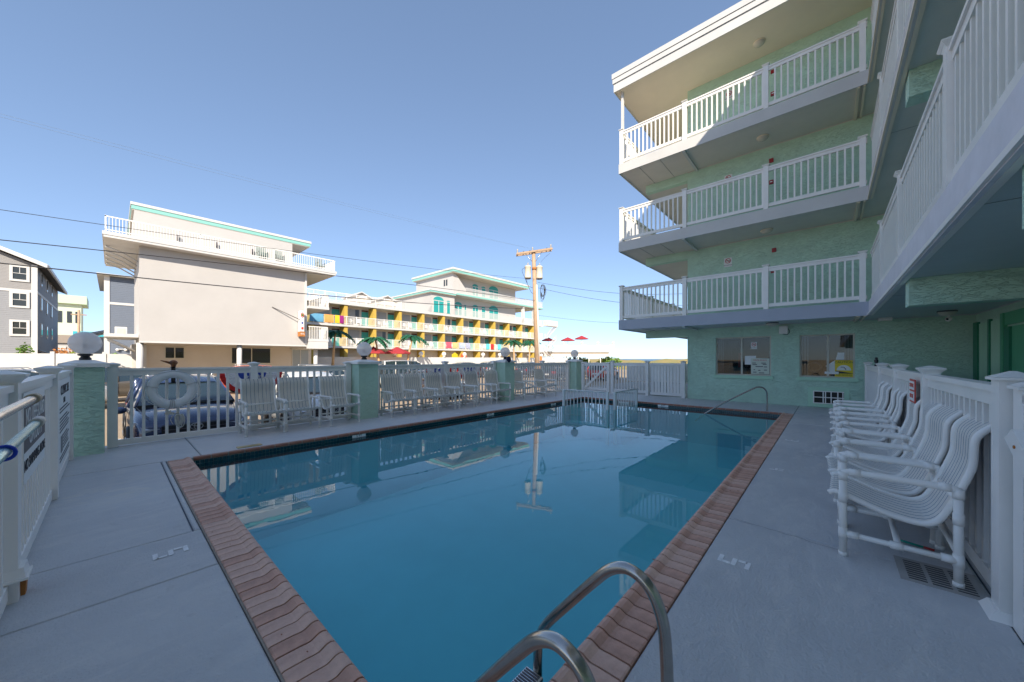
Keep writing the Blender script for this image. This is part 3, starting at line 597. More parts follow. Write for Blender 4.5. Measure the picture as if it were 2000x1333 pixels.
for (x, z, ww) in ((-1.8, 1.27, .1), (-1.55, 1.27, .12), (-1.78, 1.22, .12), (-1.52, 1.23, .1), (-1.66, 1.16, .2), (-1.5, 1.15, .08), (-1.79, 1.06, .04), (-1.66, 1.04, .06), (-1.5, 1.05, .08), (-1.78, .98, .09), (-1.6, .96, .14)): g.box(x-ww/2, x+ww/2, YW+.0725, YW+.0745, z-.012, z+.01)
g.build('printed_figures', M['ink'], t)
def nosmoke(x, z, y, s, lb, face='-Y'):
    t = thing('no_smoking_sign', lb, 'sign', (x, y, z), 'no smoking signs on the green motel')
    MB().box(x-s*.42, x+s*.42, y, y+.004, z-s*.55, z+s*.55).build('plate', M['signw'], t)
    q = [(x+s*.27*math.cos(k*math.pi/12), y-.002, z+s*.17+s*.27*math.sin(k*math.pi/12)) for k in range(24)]
    MB().tube(q, s*.035, 6, closed=True).tube([(x-s*.19, y-.002, z+s*.36), (x+s*.19, y-.002, z-s*.02)], s*.035, 6).build('red_ring', M['signr'], t)
    MB().box(x-s*.2, x+s*.2, y-.003, y-.0005, z+s*.14, z+s*.2).build('cigarette', M['ink'], t); text('NO SMOKING', s*.14, (x, y-.002, z-s*.36), '-Y', M['ink'], t, ext=.001)
nosmoke(-1.80, 1.83, YW+.07, .2, 'small no smoking sign on the glass of the left window')
nosmoke(-2.51, 4.61, YW-.006, .27, 'no smoking sign on the green wall above the first railing')
nosmoke(-2.50, 7.36, YW-.006, .27, 'no smoking sign on the green wall of the third floor'); nosmoke(-2.48, 10.15, YW-.006, .27, 'no smoking sign on the green wall of the top floor')
tag(MB().box(-2.05, -1.75, YW+.085, YW+.087, 1.22, 1.5).build('paper_sheet', M['signw']), 'blank white paper behind the pool rules poster', 'paper')
t = thing('caution_sign', 'yellow caution no diving sign at the right edge of the right window', 'sign', (.3, YW, 1.1))
MB().box(.12, .49, YW+.05, YW+.055, .90, 1.36).build('plate', M['signy'], t); text('CAUTION', .085, (.305, YW+.048, 1.305), '-Y', M['ink'], t, ext=.001); text('NO DIVING', .062, (.305, YW+.048, .945), '-Y', M['ink'], t, ext=.001)
g = MB(); q = [(.305+.15*math.cos(R(a)), 1.08+.15*math.sin(R(a))) for a in range(0, 181, 15)]; g.extrude(q, lambda u, v, k: (u, YW+.049-.001*k, v)); g.build('white_dome', M['signw'], t, True)
MB().tube([(.24, YW+.047, 1.17), (.31, YW+.047, 1.17), (.35, YW+.047, 1.10)], .01, 6).build('diver_figure', M['ink'], t); MB().extrude([(.12, 1.07), (.49, 1.0), (.49, .99), (.2, .99)], lambda u, v, k: (u, YW+.048-.001*k, v)).build('black_wedge', M['ink'], t, True)
tag(MB().extrude([(-.02, 1.12), (-.08, 1.2), (.02, 1.28), (.12, 1.36), (.12, .98), (.02, 1.0)], lambda u, v, q: (u, YW+.08+.004*q, v)).build('paper_cutout', M['signw'], None, True), 'white paper cutout beside the caution sign', 'paper')
tag(MB().box(-.1, .2, YW+.04, YW+.044, .97, 1.04).build('paper_strip', M['signw']), 'long white paper strip under the cutout', 'paper')
tag(MB().extrude([(.14, 1.38), (.18, 1.58), (.32, 1.58), (.31, 1.38)], lambda u, v, q: (u, YW+.08+.004*q, v)).build('paper_card', M['signw'], None, True), 'grey white card above the caution sign', 'paper')
tag(MB().tube([(-.32+.14*math.cos(k*math.pi/10), YW+.5, 1.15+.14*math.sin(k*math.pi/10)) for k in range(20)], .035, 8, closed=True).build('inflatable_ring', mat('navy_white_vinyl', (.03, .06, .14), .3, n=.5, ns=6)), 'dark blue inflatable ring inside the right window', 'ring')
g = MB(); g.box(-.46, .42, YW-.02, YW-.0015, .02, .58); g.build('grille_surround', M['mint_trim'], mo)
t = thing('vent_grille', 'white gridded vent low in the green wall under the right window', 'vent', (0, YW, .3))
MB().box(-.345, .305, YW-.024, YW-.0205, .125, .475).build('dark_opening', M['dark'], t)
g = MB()
for x in (-.34, -.13, -.08, .04, .18, .285): g.box(x-.012, x+.012, YW-.045, YW-.026, .13, .47)
for z in (.13, .30, .47): g.box(-.35, .31, YW-.05, YW-.0455, z-.012, z+.012)
g.build('grid', M['vinyl'], t)
t = thing('wall_box', 'pale electrical box with a looped cable between the two ground windows', 'electrical box', (-1.0, YW, 2.28))
MB().bbox(-1.14, -.93, YW-.13, YW-.001, 2.16, 2.40, .01).build('housing', M['vinyl_g'], t); MB().tube([(-.95, YW-.06, 2.33), (-.90, YW-.06, 2.28), (-.89, YW-.06, 2.2), (-.95, YW-.06, 2.13), (-1.05, YW-.06, 2.16)], .008, 6).build('cable', M['cable'], t)
for k, (x, z, lb) in enumerate(((-1.27, 4.76, 'red fire strobe on the second floor wall'), (-1.34, 7.55, 'red fire strobe on the third floor wall'), (-1.3, 10.3, 'red fire strobe on the top floor wall'), (-1.3, 4.12, 'red pull station just above the first railing'), (-1.34, 6.88, 'red pull station behind the third floor railing'), (-1.3, 9.6, 'red pull station behind the top railing'))):
    t = thing('fire_alarm', lb, 'fire alarm', (x, YW, z), 'red fire alarms on the green wall')
    MB().bbox(x-.055, x+.055, YW-.05, YW-.001, z-.06, z+.06, .01).build('housing', M['red'], t); MB().box(x-.03, x+.03, YW-.056, YW-.051, z-.012, z+.015).build('lens', M['signw'] if k > 2 else M['red'], t)
LP = [(-1.25, 12.9, S[0], 'ceiling light under the second floor balcony, above the left window'), (-1.39, 12.94, S[1], 'ceiling light under the third floor balcony'), (-1.48, 12.9, S[2], 'ceiling light under the fourth floor balcony'), (-1.57, 12.9, ROOF-.02, 'ceiling light under the roof overhang'), (1.95, 12.3, S[0], 'ceiling light above the security camera'), (1.95, 9.4, S[0], 'ceiling light beyond the cracked green beam at right')]
for x, y, z, lb in LP:
    t = thing('ceiling_light', lb, 'ceiling light', (x, y, z), 'dome ceiling lights under the balconies')
    MB().lathe([(.0, .019), (.15, .019), (.155, .005), (.15, -.01), (0, -.01)], (x, y, z), 20).build('rim', M['signg'] if z < 3 else M['soffit_tan'], t)
    MB().lathe([(.145, -.011), (.135, -.04), (.10, -.07), (.05, -.088), (.0, -.095)], (x, y, z), 20).build('dome', mat('opal_glass', (.62, .57, .48), .35, coat=.3), t)
t = thing('security_camera', 'small white security camera hanging below the soffit', 'camera', (2.1, 13.2, 2.3))
MB().lathe([(0, .14), (.05, .14), (.05, .11), (.02, .1), (.02, .06)], (2.1, 13.1, 2.32), 12).build('mount', M['vinyl'], t); MB().sphere((2.1, 13.1, 2.34), .06, 16, 10).build('housing', M['vinyl'], t); MB().sphere((2.07, 13.05, 2.335), .024, 10, 8).build('lens', M['black'], t)
tag(MB().box(.95, 1.2, 13.2, 13.4, S[0]-.06, S[0]+.019).build('junction_box', M['vinyl_g']), 'small grey box on the soffit by the inner corner', 'electrical box')
# green panels and door on the side wall
for (y0, y1, z1, m_, nm, pr) in ((13.25, 13.55, 2.25, 'darkgreen', 'door_frame', .05), (12.55, 13.2, 2.2, 'mint_trim', 'wall_panel', .03), (12.42, 12.53, 2.25, 'darkgreen', 'door_frame', .05), (11.75, 12.40, 2.2, 'mint_trim', 'wall_panel', .03), (11.58, 11.73, 2.3, 'midgreen', 'door_frame', .06), (11.30, 11.56, 2.02, 'darkgreen', 'door_frame', .05), (9.9, 11.28, 2.02, 'midgreen', 'door', .02), (9.9, 11.56, 2.3, 'midgreen', 'transom', .04), (8.2, 9.8, 2.0, 'darkpane', 'window', .02), (6.0, 7.2, 2.02, 'midgreen', 'door', .02)):
    z0 = 2.06 if nm == 'transom' else 0.03
    MB().box(XW-pr, XW-.001, y0, y1, z0, z1).build(nm, M[m_], mo)

# ------------------------------------------------------------ strap chairs (front faces -x of local; back at +x)
ch0 = thing('strap_chair', 'x', 'chair', (0, 0, 0), world=False)
def loc_part(mb, nm, mt, par): o = mb.build(nm, mt); o.parent = par; return o
W_ = .60; xf, xb = .03, .55
for (x, y) in ((xf, 0), (xf, W_), (xb, 0), (xb, W_)):
    lg = MB().tube([(x, y, 0), (x, y, .60)], .022, 12)
    for z0, z1 in ((.0, .03), (.12, .20), (.38, .45), (.54, .60)): lg.tube([(x, y, z0), (x, y, z1)], .0255, 12)
    loc_part(lg, 'leg', M['pvc'], ch0)
for y in (0, W_):
    ar = MB().tube([(xf, y, .565), (xf+.006, y, .592), (xf+.03, y, .60), (xb-.03, y, .60), (xb-.006, y, .592), (xb, y, .565)], .0225, 12); ar.tube([(xf+.03, y, .60), (xf+.09, y, .60)], .026, 12); ar.tube([(xb-.08, y, .60), (xb-.03, y, .60)], .026, 12)
    loc_part(ar, 'armrest', M['pvc'], ch0)
fr_ = MB()
for y in (0, W_):
    fr_.tube([(xf, y, .16), (xb, y, .16)], .018, 10)
    for x0_ in (xf+.02, .26, xb-.07): fr_.tube([(x0_, y, .16), (x0_+.06, y, .16)], .025, 10)
fr_.tube([(.30, 0, .16), (.30, W_, .16)], .018, 10); fr_.tube([(xf, 0, .41), (xf, W_, .41)], .02, 10); fr_.tube([(xb, 0, .52), (xb, W_, .52)], .02, 10); fr_.tube([(xb, 0, .20), (xb, W_, .20)], .018, 10)
loc_part(fr_, 'frame', M['pvc'], ch0)
cpr = [(-.045, .425), (-.02, .445), (.03, .435), (.10, .41), (.20, .37), (.30, .345), (.38, .335), (.44, .345), (.48, .385), (.51, .45), (.55, .56), (.585, .66), (.61, .75), (.613, .83), (.615, .90), (.63, .945), (.665, .985), (.70, 1.015)]
def smooth_prof(p, it=1):
    for _ in range(it):
        q = [p[0]]
        for a, b in zip(p[:-1], p[1:]): q += [(a[0]*.75+b[0]*.25, a[1]*.75+b[1]*.25), (a[0]*.25+b[0]*.75, a[1]*.25+b[1]*.75)]
        p = q+[p[-1]]
    return p
cps = smooth_prof(cpr)
def ribbon(y0, y1, th=.007, off=0):
    mb = MB(); n = len(cps); vs = []
    for i, (x, z) in enumerate(cps):
        a = cps[max(i-1, 0)]; b = cps[min(i+1, n-1)]; tx, tz = b[0]-a[0], b[1]-a[1]; l = math.hypot(tx, tz) or 1; nx_, nz_ = -tz/l, tx/l
        vs += [(x+nx_*off, y0, z+nz_*off), (x+nx_*off, y1, z+nz_*off), (x+nx_*(off-th), y1, z+nz_*(off-th)), (x+nx_*(off-th), y0, z+nz_*(off-th))]
    fs = []
    for i in range(n-1):
        for j in range(4): fs.append((i*4+j, i*4+(j+1) % 4, (i+1)*4+(j+1) % 4, (i+1)*4+j))
    fs += [(3, 2, 1, 0), (n*4-4, n*4-3, n*4-2, n*4-1)]
    mb.add(vs, fs, False); return mb
ns_ = 8; y_a = .045; wst = (W_-.09)/ns_
for k in range(ns_):
    y0 = y_a+k*wst+.0045; s_ = loc_part(ribbon(y0, y0+wst-.009), 'strap', M['strap'], ch0)
    if k: l_ = ribbon(y0-.0075, y0-.0015, .004, .0006).build('seam', M['strapline']); l_.parent = s_
for y in (.03, W_-.03):
    loc_part(MB().tube([(x, y, z-.004) for x, z in cps], .019, 10), 'side_rail', M['pvc'], ch0)
us = loc_part(ribbon(.035, W_-.035, .004, -.009), 'back_sling', M['strapline'], ch0)
# the street-side chairs have sheerer, striped straps
def variant(src, cols):
    c = copy_tree(src); i = 0
    for ch in c.children:
        if ch.name.startswith('strap'):
            m_ = cols[i % len(cols)]; i += 1; ch.data = ch.data.copy(); ch.data.materials.clear(); ch.data.materials.append(m_)
        if ch.name.startswith('back_sling'): ch.data = ch.data.copy(); ch.data.materials.clear(); ch.data.materials.append(M['strap_g'])
    return c
chS = variant(ch0, [M['strap_t']])
for ch in list(chS.children):
    if ch.name.startswith('back_sling'): bpy.data.objects.remove(ch)
RL = ['nearest white strap chair on the right, by the braced gate', 'second white strap chair on the right, just behind the nearest', 'third white strap chair on the right, below the broad post cap', 'fourth white strap chair on the right, in front of the red bordered sign',
      'fifth white strap chair on the right, first after the gap', 'sixth white strap chair on the right, second after the gap', 'seventh white strap chair on the right, next to last before the green wall', 'farthest white strap chair on the right, nearest the green wall']
for k, (y, lb) in enumerate(zip((3.47, 4.12, 4.80, 5.48, 6.60, 7.26, 7.92, 8.58), RL)):
    c = ch0 if k == 0 else copy_tree(ch0); c.location = (.05+random.uniform(-.01, .01), y, 0); c.rotation_euler = (0, 0, R(-1.5 if k == 0 else random.uniform(-4, 3))); tag(c, lb, 'chair', 'white strap chairs along the right fence')
LL = ['strap chair with its back against the flag bunting, first from the life ring', 'middle one of the three strap chairs before the white car', 'strap chair against the left face of the second green pillar']+['%s strap chair of the six between the second and third green pillars' % q for q in ('first', 'second', 'third', 'fourth', 'fifth', 'last')]+['strap chair just beyond the third green pillar', 'farthest strap chair along the street fence']
for k, (y, lb) in enumerate(zip((1.59, 2.22, 3.02, 4.42, 5.07, 5.75, 6.48, 7.18, 8.03, 9.36, 10.62), LL)):
    c = chS if k == 0 else copy_tree(chS); c.location = (-7.74+random.uniform(-.02, .02), y+.60, 0); c.rotation_euler = (0, 0, R(180+random.uniform(-3, 3))); tag(c, lb, 'chair', 'strap chairs along the street fence')

# ------------------------------------------------------------ pool ladder, rails
t = thing('pool_ladder', 'stainless steel pool ladder with two curved handrails at the near coping', 'ladder', (-.6, 1.07, 0))
def bez(pts, n=6):
    out = []
    for i in range(len(pts)-1):
        p0 = Vector(pts[max(i-1, 0)]); p1 = Vector(pts[i]); p2 = Vector(pts[i+1]); p3 = Vector(pts[min(i+2, len(pts)-1)])
        for k in range(n):
            u = k/n; out.append(.5*((2*p1)+(-p0+p2)*u+(2*p0-5*p1+4*p2-p3)*u*u+(-p0+3*p1-3*p2+p3)*u**3))
    return out+[Vector(pts[-1])]
for y in (.83, 1.30):
    p = [(-.425, y, -.02), (-.425, y, .18), (-.43, y, .36), (-.445, y, .48), (-.49, y, .57), (-.565, y, .605), (-.64, y, .575), (-.72, y, .49), (-.84, y, .345), (-.94, y, .22), (-.985, y, .14), (-1.0, y, .04), (-1.0, y, -.2), (-1.0, y, -.95)]
    MB().tube(bez(p), .0215, 16).build('handrail', M['chrome'], t)
for z in (-.02, -.30, -.6):
    tr = MB().bbox(-1.05, -.955, .85, 1.28, z-.02, z, .006).build('tread', M['alu'], t)
    g = MB()
    for i in range(30): g.box(-1.04, -.965, .87+i*.0135, .876+i*.0135, z+.0005, z+.003)
    g.build('grip', M['signg'], tr)
t = thing('grab_rail', 'single bent stainless handrail at the far right corner of the pool', 'handrail', (-1.25, 11, 0))
MB().tube(bez([(-1.25, 11.72, -.0), (-1.25, 11.72, .35), (-1.26, 11.70, .52), (-1.32, 11.62, .62), (-1.42, 11.55, .645), (-1.53, 11.47, .60), (-2.0, 11.15, .30), (-2.45, 10.85, -.02), (-2.75, 10.65, -.3)]), .02, 12).build('rail', M['chrome'], t)
def water_rail(p0, p1, lb):
    t = thing('step_railing', lb, 'railing', ((p0[0]+p1[0])/2, (p0[1]+p1[1])/2, -.1), 'white railings standing in the shallow corner')
    a = Vector(p0); b = Vector(p1); u = (b-a).normalized(); L = (b-a).length; ang = math.atan2(u.y, u.x)
    MB().tube([(a.x, a.y, .42), (b.x, b.y, .42)], .022, 8).build('top_rail', M['vinyl_g'], t)
    MB().tube([(a.x, a.y, -.35), (b.x, b.y, -.35)], .018, 8).build('bottom_rail', M['vinyl_g'], t)
    n = int(L/.115); me = bal_mesh(.75, .022, 'vinyl_g', .022)
    for i in range(1, n): p = a+u*(L*i/n); inst(me, 'baluster', t, (p.x, p.y, -.34), (0, 0, ang))
    for p in (a, b): MB().box(p.x-.035, p.x+.035, p.y-.035, p.y+.035, -1.12, .43).build('post', M['vinyl_g'], t)
water_rail((-6.35, 9.62), (-4.86, 9.66), 'white railing in the water crossing the shallow corner'); water_rail((-4.72, 9.85), (-4.72, 11.42), 'white railing in the water running back to the far coping')
g = MB(); g.box(-6.74, -4.6, 10.6, 11.5, -1.3, -.35); g.box(-6.74, -4.6, 10.1, 10.6, -1.3, -.7); g.build('pool_steps', M['plaster'], basin)

# ------------------------------------------------------------ life ring and ornaments on the street fence
t = thing('life_ring', 'white life ring hanging on the pool fence with its rope', 'life ring', (-8.38, .68, .88))
cx, cy, cz = -8.385, .685, .885
MB().tube([(cx, cy+.255*math.cos(q), cz+.255*math.sin(q)) for q in [2*math.pi*k/40 for k in range(40)]], .068, 16, closed=True).build('ring', M['ringw'], t)
q = lambda a, r=.325: (cx+.02, cy+r*math.cos(R(a)), cz+r*math.sin(R(a)))
g = MB(); arcs = [(20, 170), (170, 262), (278, 380)]
for a0, a1 in arcs:
    pts = [q(a0, .31)]+[(cx+.05, cy+(.335+.03*math.sin(math.pi*k/10))*math.cos(R(a0+(a1-a0)*k/10)), cz+(.335-.05*math.sin(math.pi*k/10)*(1 if a0 > 100 else .2))*math.sin(R(a0+(a1-a0)*k/10))-.02*math.sin(math.pi*k/10)) for k in range(11)]
    g.tube(bez(pts, 3), .006, 6)
for a in (20, 168, 262, 268, 274):
    g.tube([(cx+.074*math.cos(b), cy+(.255+.074*math.sin(b))*math.cos(R(a)), cz+(.255+.074*math.sin(b))*math.sin(R(a))) for b in [2*math.pi*k/14 for k in range(14)]], .006, 6, closed=True)
g.build('grab_rope', mat('grey_rope', (.5, .5, .47), .9), t)
t = thing('rope_coil', 'coiled white rope tied to the fence pickets below the life ring', 'rope', (-8.4, .75, .4))
g = MB()
for k in range(9):
    a = random.uniform(.07, .12); ph = random.uniform(-.25, .25); x_ = -8.41+random.uniform(-.02, .035); top = (.745+random.uniform(-.01, .02), .47)
    pts = [(x_+.01*math.sin(j), top[0]+.035*(1 if j else 1)*math.sin(2*math.pi*j/12+ph)*(1+.4*math.sin(k))+.01*k*.5, top[1]-.02-a+a*math.cos(2*math.pi*j/12)-.01) for j in range(12)]
    g.tube(bez(pts+[pts[0]], 3), .0075, 6)
for k in range(5): g.tube(bez([(-8.42, .58+.02*k, .47+.012*k), (-8.40, .66, .455+.01*k), (-8.42, .76, .47-.006*k)], 4), .0075, 6)
g.tube(bez([(-8.4, .70, .45), (-8.4, .66, .36), (-8.4, .69, .28)], 4), .006, 6); g.tube(bez([(-8.39, .78, .35), (-8.39, .80, .26), (-8.39, .77, .2)], 4), .006, 6)
g.build('coil', M['rope'], t)
t = thing('bird_ornament', 'brown carved bird head on a black mount above the life ring', 'ornament', (-8.48, .69, 1.25))
MB().box(-8.40, -8.375, .665, .72, 1.0, 1.26).box(-8.53, -8.375, .665, .72, 1.2515, 1.265).build('mount', M['black'], t)
g = MB().sphere((-8.45, .70, 1.335), .05, 16, 12, 1, 1.1, .95); g.sphere((-8.45, .70, 1.285), .035, 12, 8, 1, 1, 1); g.build('head', M['pelican'], t)
MB().tube([(-8.45, .665, 1.33), (-8.45, .60, 1.355), (-8.45, .54, 1.375)], [.024, .016, .006], 10).build('bill', M['pelican'], t)
t = thing('fence_latch', 'small black latch figure standing on the right fence far end', 'latch', (.74, 11.4, 1.27))
MB().lathe([(0, 0), (.03, 0), (.03, .03), (.018, .05), (.03, .08), (.034, .12), (.02, .145), (.024, .16), (.02, .18), (0, .185)], (.74, 10.7, 1.25), 12).build('body', M['black'], t)
t = thing('notice_sign', 'small red bordered notice on the right fence', 'sign', (.66, 5.9, 1.1))
MB().box(.672, .68, 5.62, 5.94, .93, 1.18).build('plate', M['signr'], t); MB().box(.668, .6715, 5.64, 5.92, 1.07, 1.16).box(.668, .6715, 5.64, 5.92, .95, 1.05).build('panel', M['signw'], t); text('SHOWER', .06, (.667, 5.78, 1.115), '-X', M['signr'], t, ext=.001); text('BEFORE', .06, (.667, 5.78, 1.0), '-X', M['signr'], t, ext=.001)
# deck drain and skimmer lid
t = thing('floor_drain', 'square slotted drain under the nearest right chair', 'drain', (.5, 3.5, 0))
MB().box(.34, .70, 3.34, 3.70, .002, .0045).build('frame', M['conc'], t); 
g = MB()
for i in range(3):
    for j in range(9): g.box(.38+i*.10, .46+i*.10, 3.38+j*.033, 3.395+j*.033, .0046, .0056)
g.build('slots', M['black'], t)
tag(MB().box(-7.0, -6.88, 1.3, 1.62, .002, .012).build('brass_plate', M['brass']), 'yellowish metal plate set in the deck beside the coping', 'plate')
t = thing('toothbrush', 'small teal and red item lying under the nearest right chair', 'litter', (.48, 3.9, 0))
MB().tube([(.38, 4.02, .012), (.52, 3.98, .012)], .008, 8).build('handle', mat('teal_plastic', (.01, .3, .22), .4), t); MB().tube([(.52, 3.98, .012), (.57, 3.965, .012)], .009, 8).build('tip', M['red'], t)
g = MB()
for k in range(26):
    x = random.choice([random.uniform(-.9, -.68), random.uniform(-.9, -.7)]); y = random.uniform(1.2, 9); s_ = random.uniform(.006, .014); a = random.uniform(0, 6.28)
    g.add([(x+s_*math.cos(a+b), y+s_*.6*math.sin(a+b), .026+random.uniform(0, .003)) for b in (0, 1.6, 3.1, 4.7)], [(0, 1, 2, 3)])
for k in range(14):
    x = random.uniform(-6.5, -1.5); y = random.uniform(.52, .63); s_ = random.uniform(.006, .012); a = random.uniform(0, 6.28)
    g.add([(x+s_*math.cos(a+b), y+s_*.6*math.sin(a+b), .012+random.uniform(0, .003)) for b in (0, 1.6, 3.1, 4.7)], [(0, 1, 2, 3)])
tag(g.build('fallen_petals', mat('dry_petal', (.35, .12, .07), .8, n=.3)), 'scattered dry leaf flakes on the coping', None, None, 'stuff')

# ------------------------------------------------------------ signs and poles on the left fence
t = thing('lifeguard_sign', 'grey and white no lifeguard on duty sign behind the pole ends', 'sign', (-4.3, -.36, .9))
sx0, sx1, yy = -4.82, -3.80, -.372
MB().box(sx0, sx1, yy-.004, yy, .60, 1.18).build('plate', M['signw'], t); MB().box(sx0, sx1, yy+.0003, yy+.002, .80, 1.10).build('grey_band', M['signg'], t)
text('NO LIFEGUARD', .15, (-4.31, yy+.003, 1.02), '+Y', M['signw'], t, ext=.001, sx=.88); text('ON DUTY', .14, (-4.31, yy+.003, .875), '+Y', M['signw'], t, ext=.001); text('NO SWIMMING ALONE', .105, (-4.31, yy+.002, .71), '+Y', M['ink'], t, ext=.001, sx=.93)
t = thing('pool_rules_sign', 'tall white sign of small print beside the left corner pillar', 'sign', (-6.7, -.36, .7))
MB().box(-7.45, -6.0, yy-.004, yy, .22, 1.17).build('plate', M['signw'], t); text('OLYMPIC ISLE', .15, (-6.7, yy+.002, 1.05), '+Y', M['ink'], t, ext=.001, sx=1.15); text('OPEN', .09, (-6.6, yy+.002, .93), '+Y', M['ink'], t, ext=.001)
g = MB()
for k in range(17):
    z = .86-k*.035
    if k in (2, 8, 14): continue
    x = -6.08
    if 8 < k < 14: x = -6.45
    end = -7.35+random.uniform(0, .45)
    while x > end: ww = random.uniform(.04, .12); g.box(x-ww, x, yy+.0005, yy+.0015, z-.008, z+.008); x -= ww+.02
g.box(-6.28, -6.2, yy+.0005, yy+.0015, .38, .56); g.box(-6.4, -6.34, yy+.0005, yy+.0015, .38, .56); g.build('small_print', M['ink'], t)
t = thing('skimmer_pole', 'upper aluminium pool pole lying on hooks of the left fence', 'pole', (-1.6, -.2, 1.25), 'telescopic pool poles on the left fence')
MB().tube([(-2.22, -.2, 1.25), (-.95, -.2, 1.25)], .0135, 14).build('shaft', M['alu'], t); MB().tube([(-2.29, -.2, 1.25), (-2.21, -.2, 1.25)], .019, 14).build('end_collar', mat('worn_plastic', (.45, .36, .25), .6), t); MB().tube([(-1.3, -.2, 1.232), (-1.3, -.38, 1.232)], .006, 6).build('hook', M['black'], t)
t = thing('skimmer_pole', 'lower pool pole with a blue clip on the left fence', 'pole', (-1.6, -.2, 1.145), 'telescopic pool poles on the left fence')
MB().tube([(-2.32, -.2, 1.147), (-.95, -.2, 1.135)], .0135, 14).build('shaft', mat('aqua_aluminium', (.35, .62, .68), .25, .8), t); MB().tube([(-2.42, -.2, 1.148), (-2.31, -.2, 1.147)], .019, 14).build('end_collar', mat('worn_plastic_pale', (.6, .55, .48), .6), t)
MB().tube([(-1.705, -.2+.019*math.cos(a), 1.139+.019*math.sin(a)) for a in [R(20*k) for k in range(18)]], .0045, 8, closed=True).build('clip', M['blueplas'], t); MB().tube([(-1.3, -.2, 1.12), (-1.3, -.38, 1.12)], .006, 6).build('hook', M['black'], t)

# ------------------------------------------------------------ bunting
def bunting(y, r, lb):
    t = thing('flag_bunting', lb, 'bunting', (-8.6, y, 1.14), 'red white and blue half round buntings on the street side')
    def band(r0, r1, n=36):
        mb = MB(); vs = []; fs = []
        for i in range(n+1):
            a = math.pi+math.pi*i/n; px = .014*math.sin(i*math.pi)+(.012 if i % 2 else -.012)
            for rr in (r0, r1): vs.append((-8.60+px*rr/r, y+rr*math.cos(a), 1.13+rr*math.sin(a)*.82))
        for i in range(n): fs.append((2*i, 2*i+1, 2*i+3, 2*i+2))
        return mb.add(vs, fs)
    band(r*.84, r).build('red_band', M['bred'], t); band(r*.45, r*.84).build('white_band', M['bwhite'], t); band(.02, r*.45).build('blue_fan', M['bblue'], t)
    for a in (225, 270, 315):
        c_ = (y+r*.27*math.cos(R(a)), 1.13+r*.27*math.sin(R(a))*.82); pts = [(c_[0]+(.05 if k % 2 == 0 else .02)*math.cos(R(90+36*k)), c_[1]+(.05 if k % 2 == 0 else .02)*math.sin(R(90+36*k))) for k in range(10)]
        MB().extrude(pts, lambda u, v, q: (-8.58+.003*q, u, v)).build('star', M['signw'], t, True)
bunting(1.86, .52, 'flag bunting behind the first strap chair near the life ring'); bunting(6.4, .5, 'flag bunting behind the middle strap chairs'); bunting(7.6, .5, 'flag bunting left of the third green pillar')

